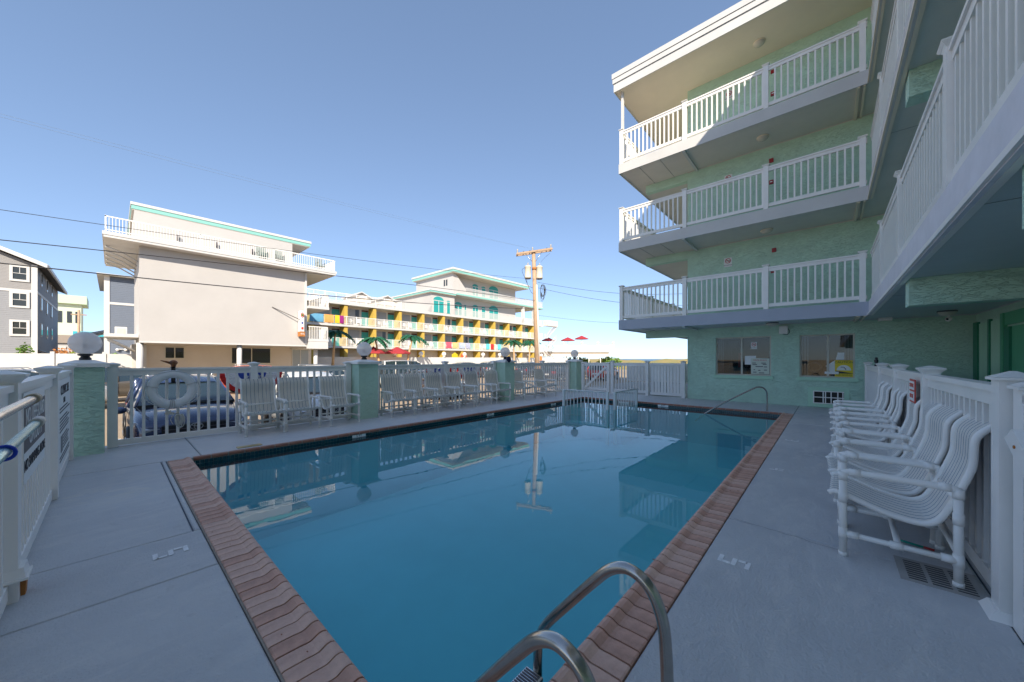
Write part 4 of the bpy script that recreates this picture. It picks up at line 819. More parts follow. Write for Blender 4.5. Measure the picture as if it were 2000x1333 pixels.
# ------------------------------------------------------------ vehicles
def car(x, y, rz, paint, label, kind='suv', cat='car', group='cars parked along the street', emblem=False, z=G+.01, sc_=1.0):
    pm = mat('car_paint', paint, .25, .15 if max(paint) < .5 else 0, coat=1.0)
    t = thing('parked_car', label, cat, (x, y, z), group, world=False, rz=rz); t.scale = (sc_,)*3
    H = {'suv': 1.70, 'sedan': 1.46, 'van': 1.98}[kind]; L = 4.6; b = 1.0 if kind != 'sedan' else .88
    hood = b+(.12 if kind != 'sedan' else .04)
    # stations: x, z_low, z_mid, z_belt, half width, centre rise
    stn = [(-2.30, .50, .72, .92, .70, .02), (-2.24, .34, .70, 1.0, .84, .03), (-2.0, .27, .68, 1.04, .91, .03), (-1.4, .24, .66, 1.04, .93, .03), (-.2, .24, .66, 1.04, .935, .03), (.85, .24, .66, hood+.0, .93, .04),
           (1.25, .24, .66, hood-.03, .92, .06), (1.7, .25, .64, hood-.08, .90, .06), (2.05, .27, .6, hood-.15, .86, .05), (2.22, .30, .58, hood-.24, .80, .03), (2.30, .38, .55, hood-.36, .70, .01)]
    vs = []; fs = []; K = 13
    for (xx, zl, zm, zb, hw, rise) in stn:
        sec = [(-hw*.86, zl), (-hw*.985, zl+.10), (-hw, zm), (-hw*.985, zb-.09), (-hw*.94, zb-.012), (-hw*.55, zb+rise*.5), (0, zb+rise*.62)]
        sec = sec+[(-a, c) for a, c in sec[:-1][::-1]]
        vs += [(xx, a, c) for a, c in sec]
    for i in range(len(stn)-1):
        for j in range(K-1): fs.append((i*K+j, i*K+j+1, (i+1)*K+j+1, (i+1)*K+j))
        fs.append((i*K+K-1, i*K, (i+1)*K, (i+1)*K+K-1))
    fs.append(tuple(range(K))); fs.append(tuple(range((len(stn)-1)*K, len(stn)*K))[::-1])
    body = MB().add(vs, fs, True); bo = body.build('body', pm, t, True); bo.parent = t
    md = bo.modifiers.new('sub', 'SUBSURF'); md.levels = 1; md.render_levels = 1
    # greenhouse
    if kind == 'suv': gh = [(-2.15, 1.02, .80, 1.06, .78), (-1.85, 1.02, .86, H-.12, .66), (-1.4, 1.02, .88, H-.03, .64), (-.4, 1.0, .88, H, .63), (.15, 1.0, .87, H-.04, .62), (.45, 1.0, .86, H-.16, .63), (1.18, hood-.01, .80, hood+.02, .78)]
    elif kind == 'van': gh = [(-2.22, 1.02, .84, H-.3, .76), (-2.1, 1.02, .88, H-.05, .72), (-1.4, 1.02, .88, H, .72), (-.2, 1.0, .88, H, .72), (.55, 1.0, .87, H-.05, .70), (.85, 1.0, .86, H-.2, .70), (1.5, hood-.06, .80, hood-.02, .78)]
    else: gh = [(-1.95, .96, .80, .99, .78), (-1.2, .96, .86, H-.06, .62), (-.6, .96, .87, H, .60), (.0, .95, .87, H-.01, .60), (.3, .93, .86, H-.09, .61), (1.15, hood-.01, .80, hood+.02, .78)]
    def loft(rows, close=True):
        vs = []; fs = []
        for (xx, z0, w0, z1, w1_) in rows: vs += [(xx, -w0, z0), (xx, -w1_, z1), (xx, w1_, z1), (xx, w0, z0)]
        for i in range(len(rows)-1):
            for j in range(3): fs.append((i*4+j, i*4+j+1, (i+1)*4+j+1, (i+1)*4+j))
        n = len(rows); fs += [(0, 3, 2, 1), (n*4-4, n*4-3, n*4-2, n*4-1)]
        return MB().add(vs, fs)
    o = loft(gh).build('window_glass', M['carglass'], t, True); o.parent = t
    rows = gh[1:-1]; rt = MB(); vs = []; fs = []
    for (xx, z0, w0, z1, w1_) in rows: vs += [(xx, -w1_-.015, z1-.03), (xx, -w1_+.08, z1+.02), (xx, 0, z1+.035), (xx, w1_-.08, z1+.02), (xx, w1_+.015, z1-.03)]
    for i in range(len(rows)-1):
        for j in range(4): fs.append((i*5+j, i*5+j+1, (i+1)*5+j+1, (i+1)*5+j))
    o = rt.add(vs, fs, True).build('roof_panel', pm, t, True); o.parent = t
    # pillars
    for s in (-1, 1):
        def pil(a, b_, r=.035): MB().tube([(a[0], s*a[1], a[2]), (b_[0], s*b_[1], b_[2])], r, 6).build('pillar', pm, t)
        r0, r1 = gh[-1], gh[-3] if kind != 'sedan' else gh[-3]
        pil((r0[0]-.06, r0[2]+.0, r0[1]+.0), (gh[-2][0], gh[-2][4]+.02, gh[-2][3])); pil((gh[-2][0], gh[-2][4]+.02, gh[-2][3]), (gh[-3][0], gh[-3][4]+.02, gh[-3][3]-.02))
        pil((-.25, .89, 1.0), (-.25, .645 if kind != 'van' else .73, H-.05)); pil((-1.35, .89, 1.02), (-1.25, .655 if kind != 'van' else .73, H-.07)); pil((gh[0][0]+.05, .84, 1.03), (gh[1][0], gh[1][4]+.02, gh[1][3]), .06)
        if kind == 'suv':
            o = MB().tube([(-1.5, s*.58, H+.0), (-1.4, s*.58, H+.06), (-.1, s*.57, H+.07), (.0, s*.57, H+.01)], .018, 6).build('roof_rail', M['rim'], t); o.parent = t
        for xx in (-1.42, 1.38):
            wh = MB(); prof_ = [(0, -.1), (.20, -.1), (.22, -.11), (.31, -.11), (.345, -.09), (.35, -.05), (.35, .06), (.345, .09), (.30, .11), (.22, .11)]
            n = 24; vs = []; fs = []
            for r_, d_ in prof_:
                for j in range(n): q = 2*math.pi*j/n; vs.append((xx+r_*math.cos(q), s*(.83+d_*1.0), .35+r_*math.sin(q)))
            for i in range(len(prof_)-1):
                for j in range(n): j2 = (j+1) % n; fs.append((i*n+j, i*n+j2, (i+1)*n+j2, (i+1)*n+j))
            wo = wh.add(vs, fs, True).build('wheel', M['tire'], t); wo.parent = t
            rm = MB(); 
            vs = [(xx+.22*math.cos(2*math.pi*j/20), s*.925, .35+.22*math.sin(2*math.pi*j/20)) for j in range(20)]; rm.add(vs, [tuple(range(20))])
            ro = rm.build('rim', M['dark'], wo)
            sp = MB()
            for k in range(5):
                a = R(72*k+18); sp.tube([(xx+.03*math.cos(a), s*.935, .35+.03*math.sin(a)), (xx+.215*math.cos(a), s*.932, .35+.215*math.sin(a))], .026, 6)
            sp.tube([(xx+.215*math.cos(R(18*j)), s*.93, .35+.215*math.sin(R(18*j))) for j in range(20)], .014, 6, closed=True); sp.build('spokes', M['rim'], wo)
            # wheel arch
            ac = MB().tube([(xx+.40*math.cos(R(a)), s*.915, .35+.40*math.sin(R(a))) for a in range(-15, 196, 15)], .035, 8); vs = [(xx+.41*math.cos(R(a)), s*.928, .35+.41*math.sin(R(a))) for a in range(-20, 201, 10)]; ac.add(vs, [tuple(range(len(vs)))])
            ao = ac.build('wheel_arch', M['black'], t); ao.parent = t
        o = MB().extrude([(1.86, .72), (2.25, .70), (2.27, .78), (2.05, .90), (1.78, .92)], lambda u, v, q: (u, s*((.905-.14*max(0, (u-1.8))/.4) if q else .52), v)).build('headlight', M['lamp'], t, True); o.parent = t
        o = MB().box(-2.285, -2.1, s*.56, s*.885, .78, 1.0).build('taillight', M['tail'], t); o.parent = t
        o = MB().sphere((.75, s*1.02, 1.04), .1, 12, 8, .6, 1.05, .75).build('mirror', pm, t); o.parent = t
    o = MB().bbox(2.06, 2.30, -.50, .50, .40, .84, .02).build('grille', M['black'], t); o.parent = t
    gg = MB()
    for k in range(6): gg.box(2.301, 2.31, -.48, .48, .44+k*.06, .455+k*.06)
    gg.box(2.1, 2.31, -.60, .60, .24, .30); o2 = gg.build('grille_bar', M['signg'], o)
    if emblem:
        e = MB()
        for (ry, rz_, cz_) in ((.095, .065, 0), (.035, .062, 0), (.07, .028, .034)):
            e.tube([(2.315, ry*math.cos(q), .77+cz_+rz_*math.sin(q)) for q in [R(15*k) for k in range(24)]], .007, 6, closed=True)
        e.build('emblem', M['rim'], o)
    for s in (-1, 1):
        o = MB().tube([(1.24, s*.12, hood+.045), (1.0, s*.62, hood+.07)], .012, 6).build('wiper', M['black'], t); o.parent = t
        for xx in (-1.36, -.25, .88):
            o = MB().tube([(xx, s*.944, .42), (xx, s*.948, .70), (xx, s*.936, .93)], .007, 5).build('door_gap', M['black'], t); o.parent = t
        o = MB().tube([(1.22, s*.80, hood+.0), (1.7, s*.74, hood-.055), (2.1, s*.66, hood-.14)], .007, 5).build('hood_gap', M['black'], t); o.parent = t
    o = MB().box(1.15, 1.235, -.78, .78, hood-.03, hood+.034).build('cowl', M['black'], t); o.parent = t
    o = MB().box(-2.325, -2.3, -.26, .26, .62, .76).build('licence_plate', M['signw'], t); o.parent = t
    return t
car(-11.75, 1.12, R(0), (.015, .03, .085), 'dark navy suv parked nose in behind the life ring', emblem=True)
car(-12.1, 4.05, R(-4), (.62, .62, .60), 'white suv parked nose in behind the three near strap chairs', emblem=True)
car(-13.0, -3.4, R(4), (.03, .035, .045), 'black suv behind the left fence, nearest the rule signs', 'suv')
car(-17.5, -3.3, R(92), (.60, .60, .59), 'white van roof seen above the left fence beyond the black suv', 'van')
car(-23.5, -2.2, R(88), (.30, .31, .33), 'silver sedan beyond the white van by the long white wall', 'suv')
car(-26.6, .4, R(92), (.10, .085, .07), 'brown car seen between the corner pillar and the first fence post', 'suv')
car(-27.5, 6.6, R(90), (.55, .07, .02), 'orange red car below the white hotel sign', 'suv')
car(-24.5, 9.3, R(94), (.66, .64, .60), 'white suv in front of the white hotel columns', 'suv')
car(-24, 14.8, R(90), (.68, .66, .62), 'white van with an orange stripe beyond the second pillar', 'van')
car(-16.5, 11.8, R(0), (.06, .045, .04), 'dark brown car behind the six middle chairs', 'sedan')
car(-34, 34.5, R(88), (.33, .33, .34), 'grey car roof above the fence near the third pillar', 'suv')
car(-30, 26.5, R(88), (.10, .10, .11), 'charcoal car roof just right of the second pillar', 'suv')
car(-26, 33, R(88), (.05, .06, .08), 'dark blue car beyond the utility pole', 'suv')
car(-19.5, 29, R(90), (.05, .05, .055), 'black car seen through the far pickets of the street fence', 'suv')
car(-17.0, 33, R(96), (.5, .02, .02), 'red car seen above the far gate', 'suv')
car(-21.2, 36, R(90), (.04, .04, .05), 'black car left of the red car beyond the gate', 'suv')

# ------------------------------------------------------------ white hotel
wh = thing('white_hotel', 'white hotel block with a wide blank wall, turquoise roof band and rooftop deck railing', 'hotel', (-32, 6, G))
XH = -32
MB().box(-40, XH, 1.11, 10.6, 2.42, 8.46).build('upper_wall', M['whitewall'], wh)
MB().box(-40, -36, .9, 12.3, G, 2.42).build('ground_floor_wall', M['cream'], wh)
MB().box(-36, XH, 10.6, 12.2, 2.3, 2.42).build('overhang', M['white'], wh)
MB().box(XH-.5, XH+.012, 1.105, 10.605, 2.42, 2.52).build('overhang_beam', M['white'], wh)
MB().box(-41, -31.2, -.35, 12.6, 8.462, 8.60).build('roof_slab', M['white'], wh)
MB().box(-41, -31.17, -.4, 12.65, 8.601, 8.80).build('roof_edge', M['white'], wh)
g = MB()
for x in (-33.5, -35, -36.5, -38, -39.5): g.tube([(x, -.3, 8.42), (x, .4, 8.15), (x, 1.1, 7.7)], .05, 6)
g.build('eave_brackets', M['white'], wh)
pen = MB().box(-41, -32.5, .9, 9.7, 8.8, 10.75).build('penthouse', M['hotelwhite'], wh)
MB().box(-41.2, -32.49, .8, 11.0, 10.75, 10.80).build('penthouse_soffit', M['cream'], wh); MB().box(-41.2, -32.46, .78, 11.05, 10.801, 11.05).build('turquoise_band', M['tealtrim'], wh); MB().box(-41.3, -32.42, .74, 11.1, 11.051, 11.22).build('parapet', M['white'], wh)
rl = MB(); rl.box(-31.32, -31.26, -.3, 12.55, 9.66, 9.72); rl.box(-31.32, -31.26, -.3, 12.55, 8.9, 8.94); rl.box(-41, -31.3, 12.5, 12.56, 9.66, 9.72); rl.box(-41, -31.3, -.3, -.24, 9.66, 9.72); r_ = rl.build('roof_railing', M['vinyl'], wh)
st = MB()
for k in range(96): y = -.28+k*.134; st.box(-31.30, -31.28, y, y+.022, 8.8, 9.66)
for k in range(60): x = -31.3-k*.14; st.box(x, x+.025, 12.52, 12.545, 8.8, 9.66); st.box(x, x+.025, -.28, -.255, 8.8, 9.66)
st.build('balusters', M['vinyl'], r_)['kind'] = 'stuff'
for y in (-.27, 3.9, 8.1, 12.5): MB().box(-31.33, -31.26, y-.03, y+.03, 8.8, 9.74).build('railing_post', M['vinyl'], r_)
for y in (1.15, 6.2, 11.4): MB().tube([(-32.35, y, G), (-32.35, y, 2.41)], .16, 14).build('column', M['white'], wh)
def hwin(par, x, y0, y1, z0, z1, n=2, fm='tan', gm='darkpane', fr=.06, pr=.04):
    f = MB(); f.box(x, x+pr, y0, y1, z0, z0+fr); f.box(x, x+pr, y0, y1, z1-fr, z1); f.box(x, x+pr, y0, y0+fr, z0+fr, z1-fr); f.box(x, x+pr, y1-fr, y1, z0+fr, z1-fr)
    for k in range(1, n): yk = y0+(y1-y0)*k/n; f.box(x, x+pr, yk-fr/2, yk+fr/2, z0+fr, z1-fr)
    wo = f.build('window', M[fm], par); yy0 = y0+fr
    for k in range(n):
        a = y0+(y1-y0)*k/n+(fr if k == 0 else fr/2); b_ = y0+(y1-y0)*(k+1)/n-(fr if k == n-1 else fr/2); MB().box(x+.002, x+.02, a, b_, z0+fr, z1-fr).build('pane', M[gm], wo)
    return wo
hwin(wh, -35.999, 2.5, 3.6, 1.42, 2.3); hwin(wh, -35.999, 6.35, 9.1, 1.0, 2.35); hwin(wh, -35.999, 10.7, 12.1, .0, 2.3, 2, 'white', 'curtain_b')
MB().box(-35.99, -35.9, .95, 1.6, G, 2.4).build('corner_pier', M['white'], wh)
# side balconies at the far end facing +Y
for i, (z, y1_) in enumerate(((5.55, 12.2), (2.85, 12.15))):
    b_ = MB().box(-38, -31.6, 10.605, y1_, z, z+.2).build('balcony_slab', M['white'], wh)
    g = MB(); g.box(-31.68, -31.63, 10.62, y1_, z+1.18, z+1.24); g.box(-38, -31.63, y1_-.05, y1_, z+1.18, z+1.24)
    for k in range(12): y = 10.66+k*.128; g.box(-31.67, -31.64, y, y+.035, z+.2, z+1.18)
    for k in range(40): x = -31.7-k*.15; g.box(x, x+.03, y1_-.04, y1_-.01, z+.2, z+1.18)
    g.build('balcony_railing', M['vinyl'], b_)
MB().box(-38, -31.62, 10.62, 12.12, 2.25, 2.84).build('porch_beam', M['white'], wh)
MB().box(-38, -32.4, 10.602, 10.62, 3.05, 8.46).build('yellow_end_wall', M['yellow'], wh); MB().box(-31.995, -31.9, 10.45, 10.58, 2.6, 8.4).build('downpipe', M['white'], wh)
g = MB(); g.box(-37, -32.3, -.35, 1.09, 2.75, 2.95); g.build('side_porch', M['white'], wh)
for k in range(4): MB().tube([(-33-k*1.1, 1.0, 1.9), (-33-k*1.1, .3, 2.35), (-33-k*1.1, -.3, 2.7)], .05, 6).build('porch_bracket', M['white'], wh)
t = thing('hotel_sign', 'narrow white vertical hotel sign with a coloured crest on the blank wall', 'sign', (-31.5, 10, 4.2))
MB().box(-31.9, -31.35, 9.95, 10.2, 3.6, 5.25).build('panel', M['signw'], t); MB().box(-31.9, -31.3, 9.9, 10.25, 3.2, 3.58).build('lower_box', M['rust'], t)
g = MB().tube([(-31.345, 10.07+.085*math.cos(R(20*k)), 4.9+.18*math.sin(R(20*k))) for k in range(18)], .025, 6, closed=True); g.build('crest_ring', M['bred'], t)
MB().sphere((-31.345, 10.07, 4.9), .07, 10, 8, .2, 1, 1.6).build('crest_centre', M['leaf'], t); MB().box(-31.349, -31.34, 9.99, 10.15, 3.75, 3.95).build('red_mark', M['signr'], t); MB().box(-31.349, -31.34, 10.0, 10.13, 4.2, 4.35).build('blue_mark', M['bblue'], t)
text('MOTEL', .18, (-31.298, 10.07, 3.4), '+X', M['signw'], t, sx=.5)
tag(MB().tube([(-31.95, 8.15, 5.4), (-31.6, 9.95, 4.55)], .03, 6).build('sign_brace', M['roof']), 'dark slanting rod bracing the vertical sign on the blank wall', 'rod')
for k, (y, lb) in enumerate(((7.5, 'green grey deck chair on the roof deck, left of the pair'), (8.6, 'green grey deck chair on the roof deck, right of the pair'), (11.6, 'deck chair on the roof deck beyond the penthouse end'))):
    g = MB(); g.box(-32.2, -31.6, y-.28, y+.28, 9.15, 9.2); 
    for j in range(5): g.box(-32.24, -32.2, y-.28+j*.12, y-.2+j*.12, 9.2, 9.85)
    for a, b_ in ((-32.2, -.28), (-32.2, .24), (-31.65, -.28), (-31.65, .24)): g.box(a, a+.04, y+b_, y+b_+.04, 8.8, 9.4)
    g.box(-32.2, -31.6, y-.31, y-.25, 9.4, 9.43); g.box(-32.2, -31.6, y+.25, y+.31, 9.4, 9.43)
    tag(g.build('deck_chair', mat('sage_plastic', (.16, .22, .20), .6)), lb, 'chair', 'chairs on the white hotel roof deck')
for y, lb in ((2.9, 'wall lamp on the penthouse wall nearest its left end'), (4.9, 'middle wall lamp on the penthouse wall'), (7.0, 'wall lamp on the penthouse wall beside the deck chairs')):
    t = thing('wall_lamp', lb, 'lamp', (-32.4, y, 9.5), 'wall lamps on the penthouse'); MB().box(-32.498, -32.4, y-.05, y+.05, 9.3, 9.55).build('bracket', M['signg'], t); MB().box(-32.399, -32.3, y-.05, y+.05, 9.4, 9.65).build('lantern', M['signg'], t)

# ------------------------------------------------------------ yellow hotel
yh = thing('yellow_hotel', 'long yellow and white motel with teal doors, balconies and a stepped white upper storey', 'hotel', (-46, 40, G))
XB, XF = -47.0, -45.5; FL = [G+.1, 3.03, 5.75]; YA, YB = 12.0, 60.9
MB().box(-57, XB, YA, 57.5, G, 8.5).build('wall', M['cream'], yh)
MB().box(XB-2, XB+.01, 57.5, 60.6, G, 8.5).build('end_wall', M['yellow'], yh)
for z in (3.03, 5.75, 8.5):
    MB().box(XB, XF, YA, YB, z-.26, z).build('balcony_slab', M['white'], yh)
bays = [16.0+3.83*i for i in range(-1, 11)]
dm = MB().box(0, .06, 0, .92, 0, 1.98).mesh('door', M['teal']); dtop = MB().box(0, .05, 0, .92, 2.0, 2.22).mesh('door_transom', mat('brown_transom', (.10, .03, .015), .6)); fm_ = MB().box(0, .03, -.06, 1.0, 0, 2.3).mesh('door_frame', M['white'])
cm = MB().box(0, .04, 0, 1.95, .35, 2.2).mesh('window', M['curtain']); pm_ = MB().box(0, XF-XB-.15, 0, .42, 0, 2.45).mesh('pier', M['yellow']); dk_ = MB().box(0, .045, 0, .5, .35, 2.2).mesh('window_gap', M['darkpane'])
brk = MB().extrude([(0, 2.4), (1.3, 2.45), (1.3, 2.38), (.25, 1.95), (0, 1.9)], lambda u, v, q: (u, .08*q, v)).mesh('bracket', M['white'])
for fi, z in enumerate(FL):
    for bi, y in enumerate(bays):
        inst(cm, 'window', yh, (XB, y+.25, z)); inst(fm_, 'door_frame', yh, (XB, y+2.42, z)); inst(dm, 'door', yh, (XB, y+2.45, z)); inst(dtop, 'door_transom', yh, (XB, y+2.45, z))
        inst(pm_, 'pier', yh, (XB, y+3.45, z), scale=(1, 1, 2.44/2.45 if fi else (3.03-.26-G-.1)/2.45)); 
        if (bi*7+fi*3) % 4 == 0: inst(dk_, 'window_gap', yh, (XB, y+1.6, z))
rr_ = MB(); bl = MB()
for z in (3.03, 5.75):
    rr_.box(XF-.05, XF, YA, YB, z+1.0, z+1.05); rr_.box(XF-.05, XF, YA, YB, z+.08, z+.12)
    for k in range(int((YB-YA)/.125)): y = YA+k*.125; bl.box(XF-.035, XF-.012, y, y+.025, z+.12, z+1.0)
    for k in range(40): y = YA+k*1.276; rr_.box(XF-.06, XF+.01, y-.03, y+.03, z, z+1.07)
ro = rr_.build('balcony_railing', M['vinyl'], yh); bl.build('balusters', M['vinyl'], ro)['kind'] = 'stuff'
# roof railing and gabled shed roofs
g = MB(); g.box(XF-.05, XF, YA, 27.5, 9.6, 9.66); g.box(XF-.05, XF, YA, 27.5, 8.6, 8.64)
for k in range(124): y = YA+k*.125; g.box(XF-.035, XF-.012, y, y+.022, 8.5, 9.6)
for k in range(13): y = YA+k*1.28; g.box(XF-.06, XF+.01, y-.03, y+.03, 8.5, 9.68)
g.build('roof_railing', M['vinyl'], yh)
for y in (21.9, 25.6):
    sh = MB().extrude([(y-1.4, 8.5), (y+1.4, 8.5), (y+1.4, 9.5), (y, 10.15), (y-1.4, 9.5)], lambda u, v, q: (-48.5+2.2*q, u, v)).build('roof_dormer', M['cream'], yh, True)
    MB().extrude([(y-1.6, 9.42), (y-1.6, 9.55), (y, 10.3), (y+1.6, 9.55), (y+1.6, 9.42), (y, 10.17)], lambda u, v, q: (-48.7+2.7*q, u, v)).build('dormer_roof', M['white'], sh, True)
# upper white storeys
MB().box(-56, XF, 32.5, 37.0, 8.505, 11.6).build('upper_wall', M['hotelwhite'], yh)
MB().box(-56.4, -45.1, 32.1, 36.99, 11.601, 11.65).build('lower_soffit', M['cream'], yh); MB().box(-56.4, -45.07, 32.07, 36.99, 11.651, 11.9).build('turquoise_band', M['tealtrim'], yh); MB().box(-56.5, -45.0, 32.0, 36.99, 11.901, 12.1).build('lower_roof', M['white'], yh)
MB().box(-56, -47.2, 37.001, 54.0, 8.505, 15.35).build('upper_wall', M['hotelwhite'], yh)
MB().box(-56, XF-.01, 36.7, 37.0, 12.11, 15.35).build('tower_end_wall', M['hotelwhite'], yh)
MB().box(-47.199, XF, 37.2, 60.9, 11.9, 12.25).build('terrace_slab', M['white'], yh); MB().box(-56, -47.2, 54.01, 60.9, 11.9, 12.25).build('terrace_slab', M['white'], yh); MB().box(XF, XF+.04, 37.0, 60.9, 11.95, 12.2).build('turquoise_band', M['tealtrim'], yh)
MB().box(-56.5, -44.9, 36.2, 55.5, 15.36, 15.42).build('tower_soffit', M['cream'], yh); MB().box(-56.5, -44.87, 36.17, 55.53, 15.421, 15.8).build('turquoise_band', M['tealtrim'], yh); MB().box(-56.6, -44.8, 36.1, 55.6, 15.801, 16.1).build('tower_roof', M['white'], yh)
MB().extrude([(37.001, 12.26), (37.001, 15.3), (37.3, 15.3), (39.4, 13.2), (39.4, 12.26)], lambda u, v, q: (XF-.2+.15*q, u, v)).build('slanted_side_wall', M['hotelwhite'], yh, True)
g = MB(); gb = MB()
for z, y0, y1 in ((12.25, 39.4, 60.9), (8.5, 28.0, 60.9)):
    g.box(XF-.05, XF+.001, y0, y1, z+1.05, z+1.12); g.box(XF-.05, XF+.001, y0, y1, z+.02, z+.1)
    for k in range(int((y1-y0)/.15)): y = y0+k*.15; gb.box(XF-.04, XF-.01, y, y+.06, z+.1, z+1.05)
tr_ = g.build('terrace_railing', M['white'], yh); gb.build('balusters', M['white'], tr_)['kind'] = 'stuff'
for y in (54.6, 58.0): MB().box(-46.2, -45.7, y, y+.5, 8.5, 11.89).build('terrace_column', M['white'], yh)
def arch(x, y0, y1, z0, z1, n=1):
    w_ = y1-y0; c_ = (y0+y1)/2
    gl = MB(); pts = [(y0, z0), (y1, z0), (y1, z1)]+[(c_+w_/2*math.cos(R(a)), z1+.05+w_*.32*math.sin(R(a))) for a in range(0, 181, 20)]+[(y0, z1)]
    wo = gl.extrude(pts, lambda u, v, q: (x+.03*q, u, v)).build('window', M['teal'], yh, True)
    f = MB(); f.box(x+.031, x+.06, y0, y1, z1-.03, z1+.07)
    for k in range(n+1): yk = y0+w_*k/n; f.box(x+.031, x+.055, yk-.05, yk+.05, z0, z1-.03)
    f.build('window_frame', M['white'], wo)
for y0, y1, n in ((32.85, 34.85, 2), (35.4, 36.1, 1)): arch(XF, y0, y1, 8.65, 10.45, n)
for z0 in (8.6, 12.3):
    for y0, y1, n in ((42.4, 43.8, 2), (44.6, 45.6, 1), (46.5, 49.0, 2))+(((38.4, 40.0, 2), (40.5, 41.0, 1)) if z0 < 10 else ()): arch(-47.199, y0, y1, z0, z0+1.95, n)
for x in (-47.9, -47.3, -54.9, -54.2): MB().box(x, x+.35, 36.66, 36.699, 13.5 if x > -50 else 13.0, 14.5 if x > -50 else 13.6).build('window', M['darkpane'], yh)
# stairs at the end
g = MB()
for z0, z1, y0, y1 in ((G+.1, 3.03, 63.6, 59.5), (3.03, 5.75, 61, 64.6), (5.75, 8.5, 61.0, 64.8)):
    n = 14
    for k in range(n):
        y = y0+(y1-y0)*k/n; z = z0+(z1-z0)*k/n; g.box(XF+.02, XF+1.1, y, y+(y1-y0)/n*.8, z, z+.08)
    g.tube([(XF+1.1, y0, z0+1), (XF+1.1, y1, z1+1)], .04, 6); g.tube([(XF+1.1, y0, z0), (XF+1.1, y1, z1)], .08, 6)
    for k in range(12): y = y0+(y1-y0)*k/12; z = z0+(z1-z0)*k/12; g.box(XF+1.08, XF+1.11, y, y+.04, z, z+1)
g.build('staircase', M['white'], yh); MB().box(XF+.02, XF+1.2, 60.95, 64.8, 8.4, 9.6).build('stair_landing', M['white'], yh)
# low wall with globes
lw = thing('garden_wall', 'low cream wall with white globe lamps in front of the yellow motel', 'wall', (-40, 40, G))
MB().box(-40.2, -40, 14, 62, G, 1.62).build('wall_body', M['white'], lw); g = MB()
for i in range(11):
    y = 19.5+3.75*i; lbn = ['first', 'second', 'third', 'fourth', 'fifth', 'sixth', 'seventh', 'eighth', 'ninth', 'tenth', 'last'][i]
    t = thing('globe_lamp', '%s white globe from the left on the low cream wall' % lbn, 'lamp', (-40.1, y, 1.62), 'white globes along the low cream wall')
    MB().lathe([(.0, 0), (.22, 0), (.22, .08), (.1, .12), (.09, .2)], (-40.1, y, 1.62), 12).build('lamp_base', M['white'], t); MB().sphere((-40.1, y, 2.08), .3, 16, 10).build('lamp_globe', mat('white_globe', (.8, .78, .74), .3), t)
# palms
def palm(x, y, z0, h, lean, lb, seed):
    rnd = random.Random(seed); t = thing('palm_tree', lb, 'palm tree', (x, y, z0), 'small palms before the yellow motel')
    pts = [(x, y+lean*(k/6)**2, z0+h*k/6) for k in range(7)]; MB().tube(pts, [.17-.015*k for k in range(7)], 10).build('trunk', M['palmtrunk'], t)
    tx, ty, tz = pts[-1]
    for f in range(11):
        a = 2*math.pi*f/11+rnd.uniform(-.2, .2); L = rnd.uniform(1.5, 2.0); rise = rnd.uniform(.3, 1.0); g = MB(); prev = None
        spine = [(tx+math.cos(a)*L*s, ty+math.sin(a)*L*s, tz+rise*s*1.2-1.5*s*s*L*.6) for s in [k/8 for k in range(9)]]
        pa = (-math.sin(a), math.cos(a)); vs = []; fs = []
        for k, p in enumerate(spine):
            ww = .30*math.sin(math.pi*min(1, (k+.8)/9.2))
            vs += [(p[0]+pa[0]*ww, p[1]+pa[1]*ww, p[2]-ww*.5), p, (p[0]-pa[0]*ww, p[1]-pa[1]*ww, p[2]-ww*.5)]
        for k in range(8):
            for s in (0, 1): fs.append((k*3+s, k*3+s+1, (k+1)*3+s+1, (k+1)*3+s))
        g.add(vs, fs); 
        for k in range(1, 9):
            p = spine[k-1]
            for s in (-1, 1): g.add([p, (p[0]+pa[0]*s*.45+math.cos(a)*.25, p[1]+pa[1]*s*.45+math.sin(a)*.25, p[2]-.35), (p[0]+math.cos(a)*.15, p[1]+math.sin(a)*.15, p[2])], [(0, 1, 2)])
        g.build('frond', M['leaf_d'], t)
palm(-38.5, 15.2, G, 5.0, .3, 'palm in front of the nearest teal doors left of the second pillar', 1); palm(-38.5, 20.4, G, 4.5, -.6, 'palm with a left leaning trunk just right of the second pillar', 2); palm(-38.5, 23.9, G, 4.9, .9, 'palm with a right leaning trunk above the red umbrella', 3)
palm(-38.5, 43.8, G, 5.0, -.3, 'palm just left of the globe lamp on the third pillar', 4); palm(-38.5, 47.6, G, 5.2, .4, 'palm just right of the globe lamp on the third pillar', 5)
def umbrella(x, y, z0, h, r, lb):
    t = thing('patio_umbrella', lb, 'umbrella', (x, y, z0), 'red patio umbrellas'); g = MB(); n = 8
    vs = [(x, y, z0+h)]+[(x+r*math.cos(2*math.pi*k/n), y+r*math.sin(2*math.pi*k/n), z0+h-.55*r*.8) for k in range(n)]+[(x+r*math.cos(2*math.pi*k/n), y+r*math.sin(2*math.pi*k/n), z0+h-.55*r*.8-.15) for k in range(n)]
    fs = [(0, 1+k, 1+(k+1) % n) for k in range(n)]+[(1+k, 1+n+k, 1+n+(k+1) % n, 1+(k+1) % n) for k in range(n)]
    g.add(vs, fs).build('canopy', M['umb'], t); MB().tube([(x, y, z0), (x, y, z0+h+.1)], .03, 6).build('pole', M['white'], t)
umbrella(-39.2, 20.0, G, 3.55, 1.5, 'red umbrella below the palms, left of the pair'); umbrella(-39.2, 23.0, G, 3.6, 1.6, 'red umbrella below the palms, right of the pair')
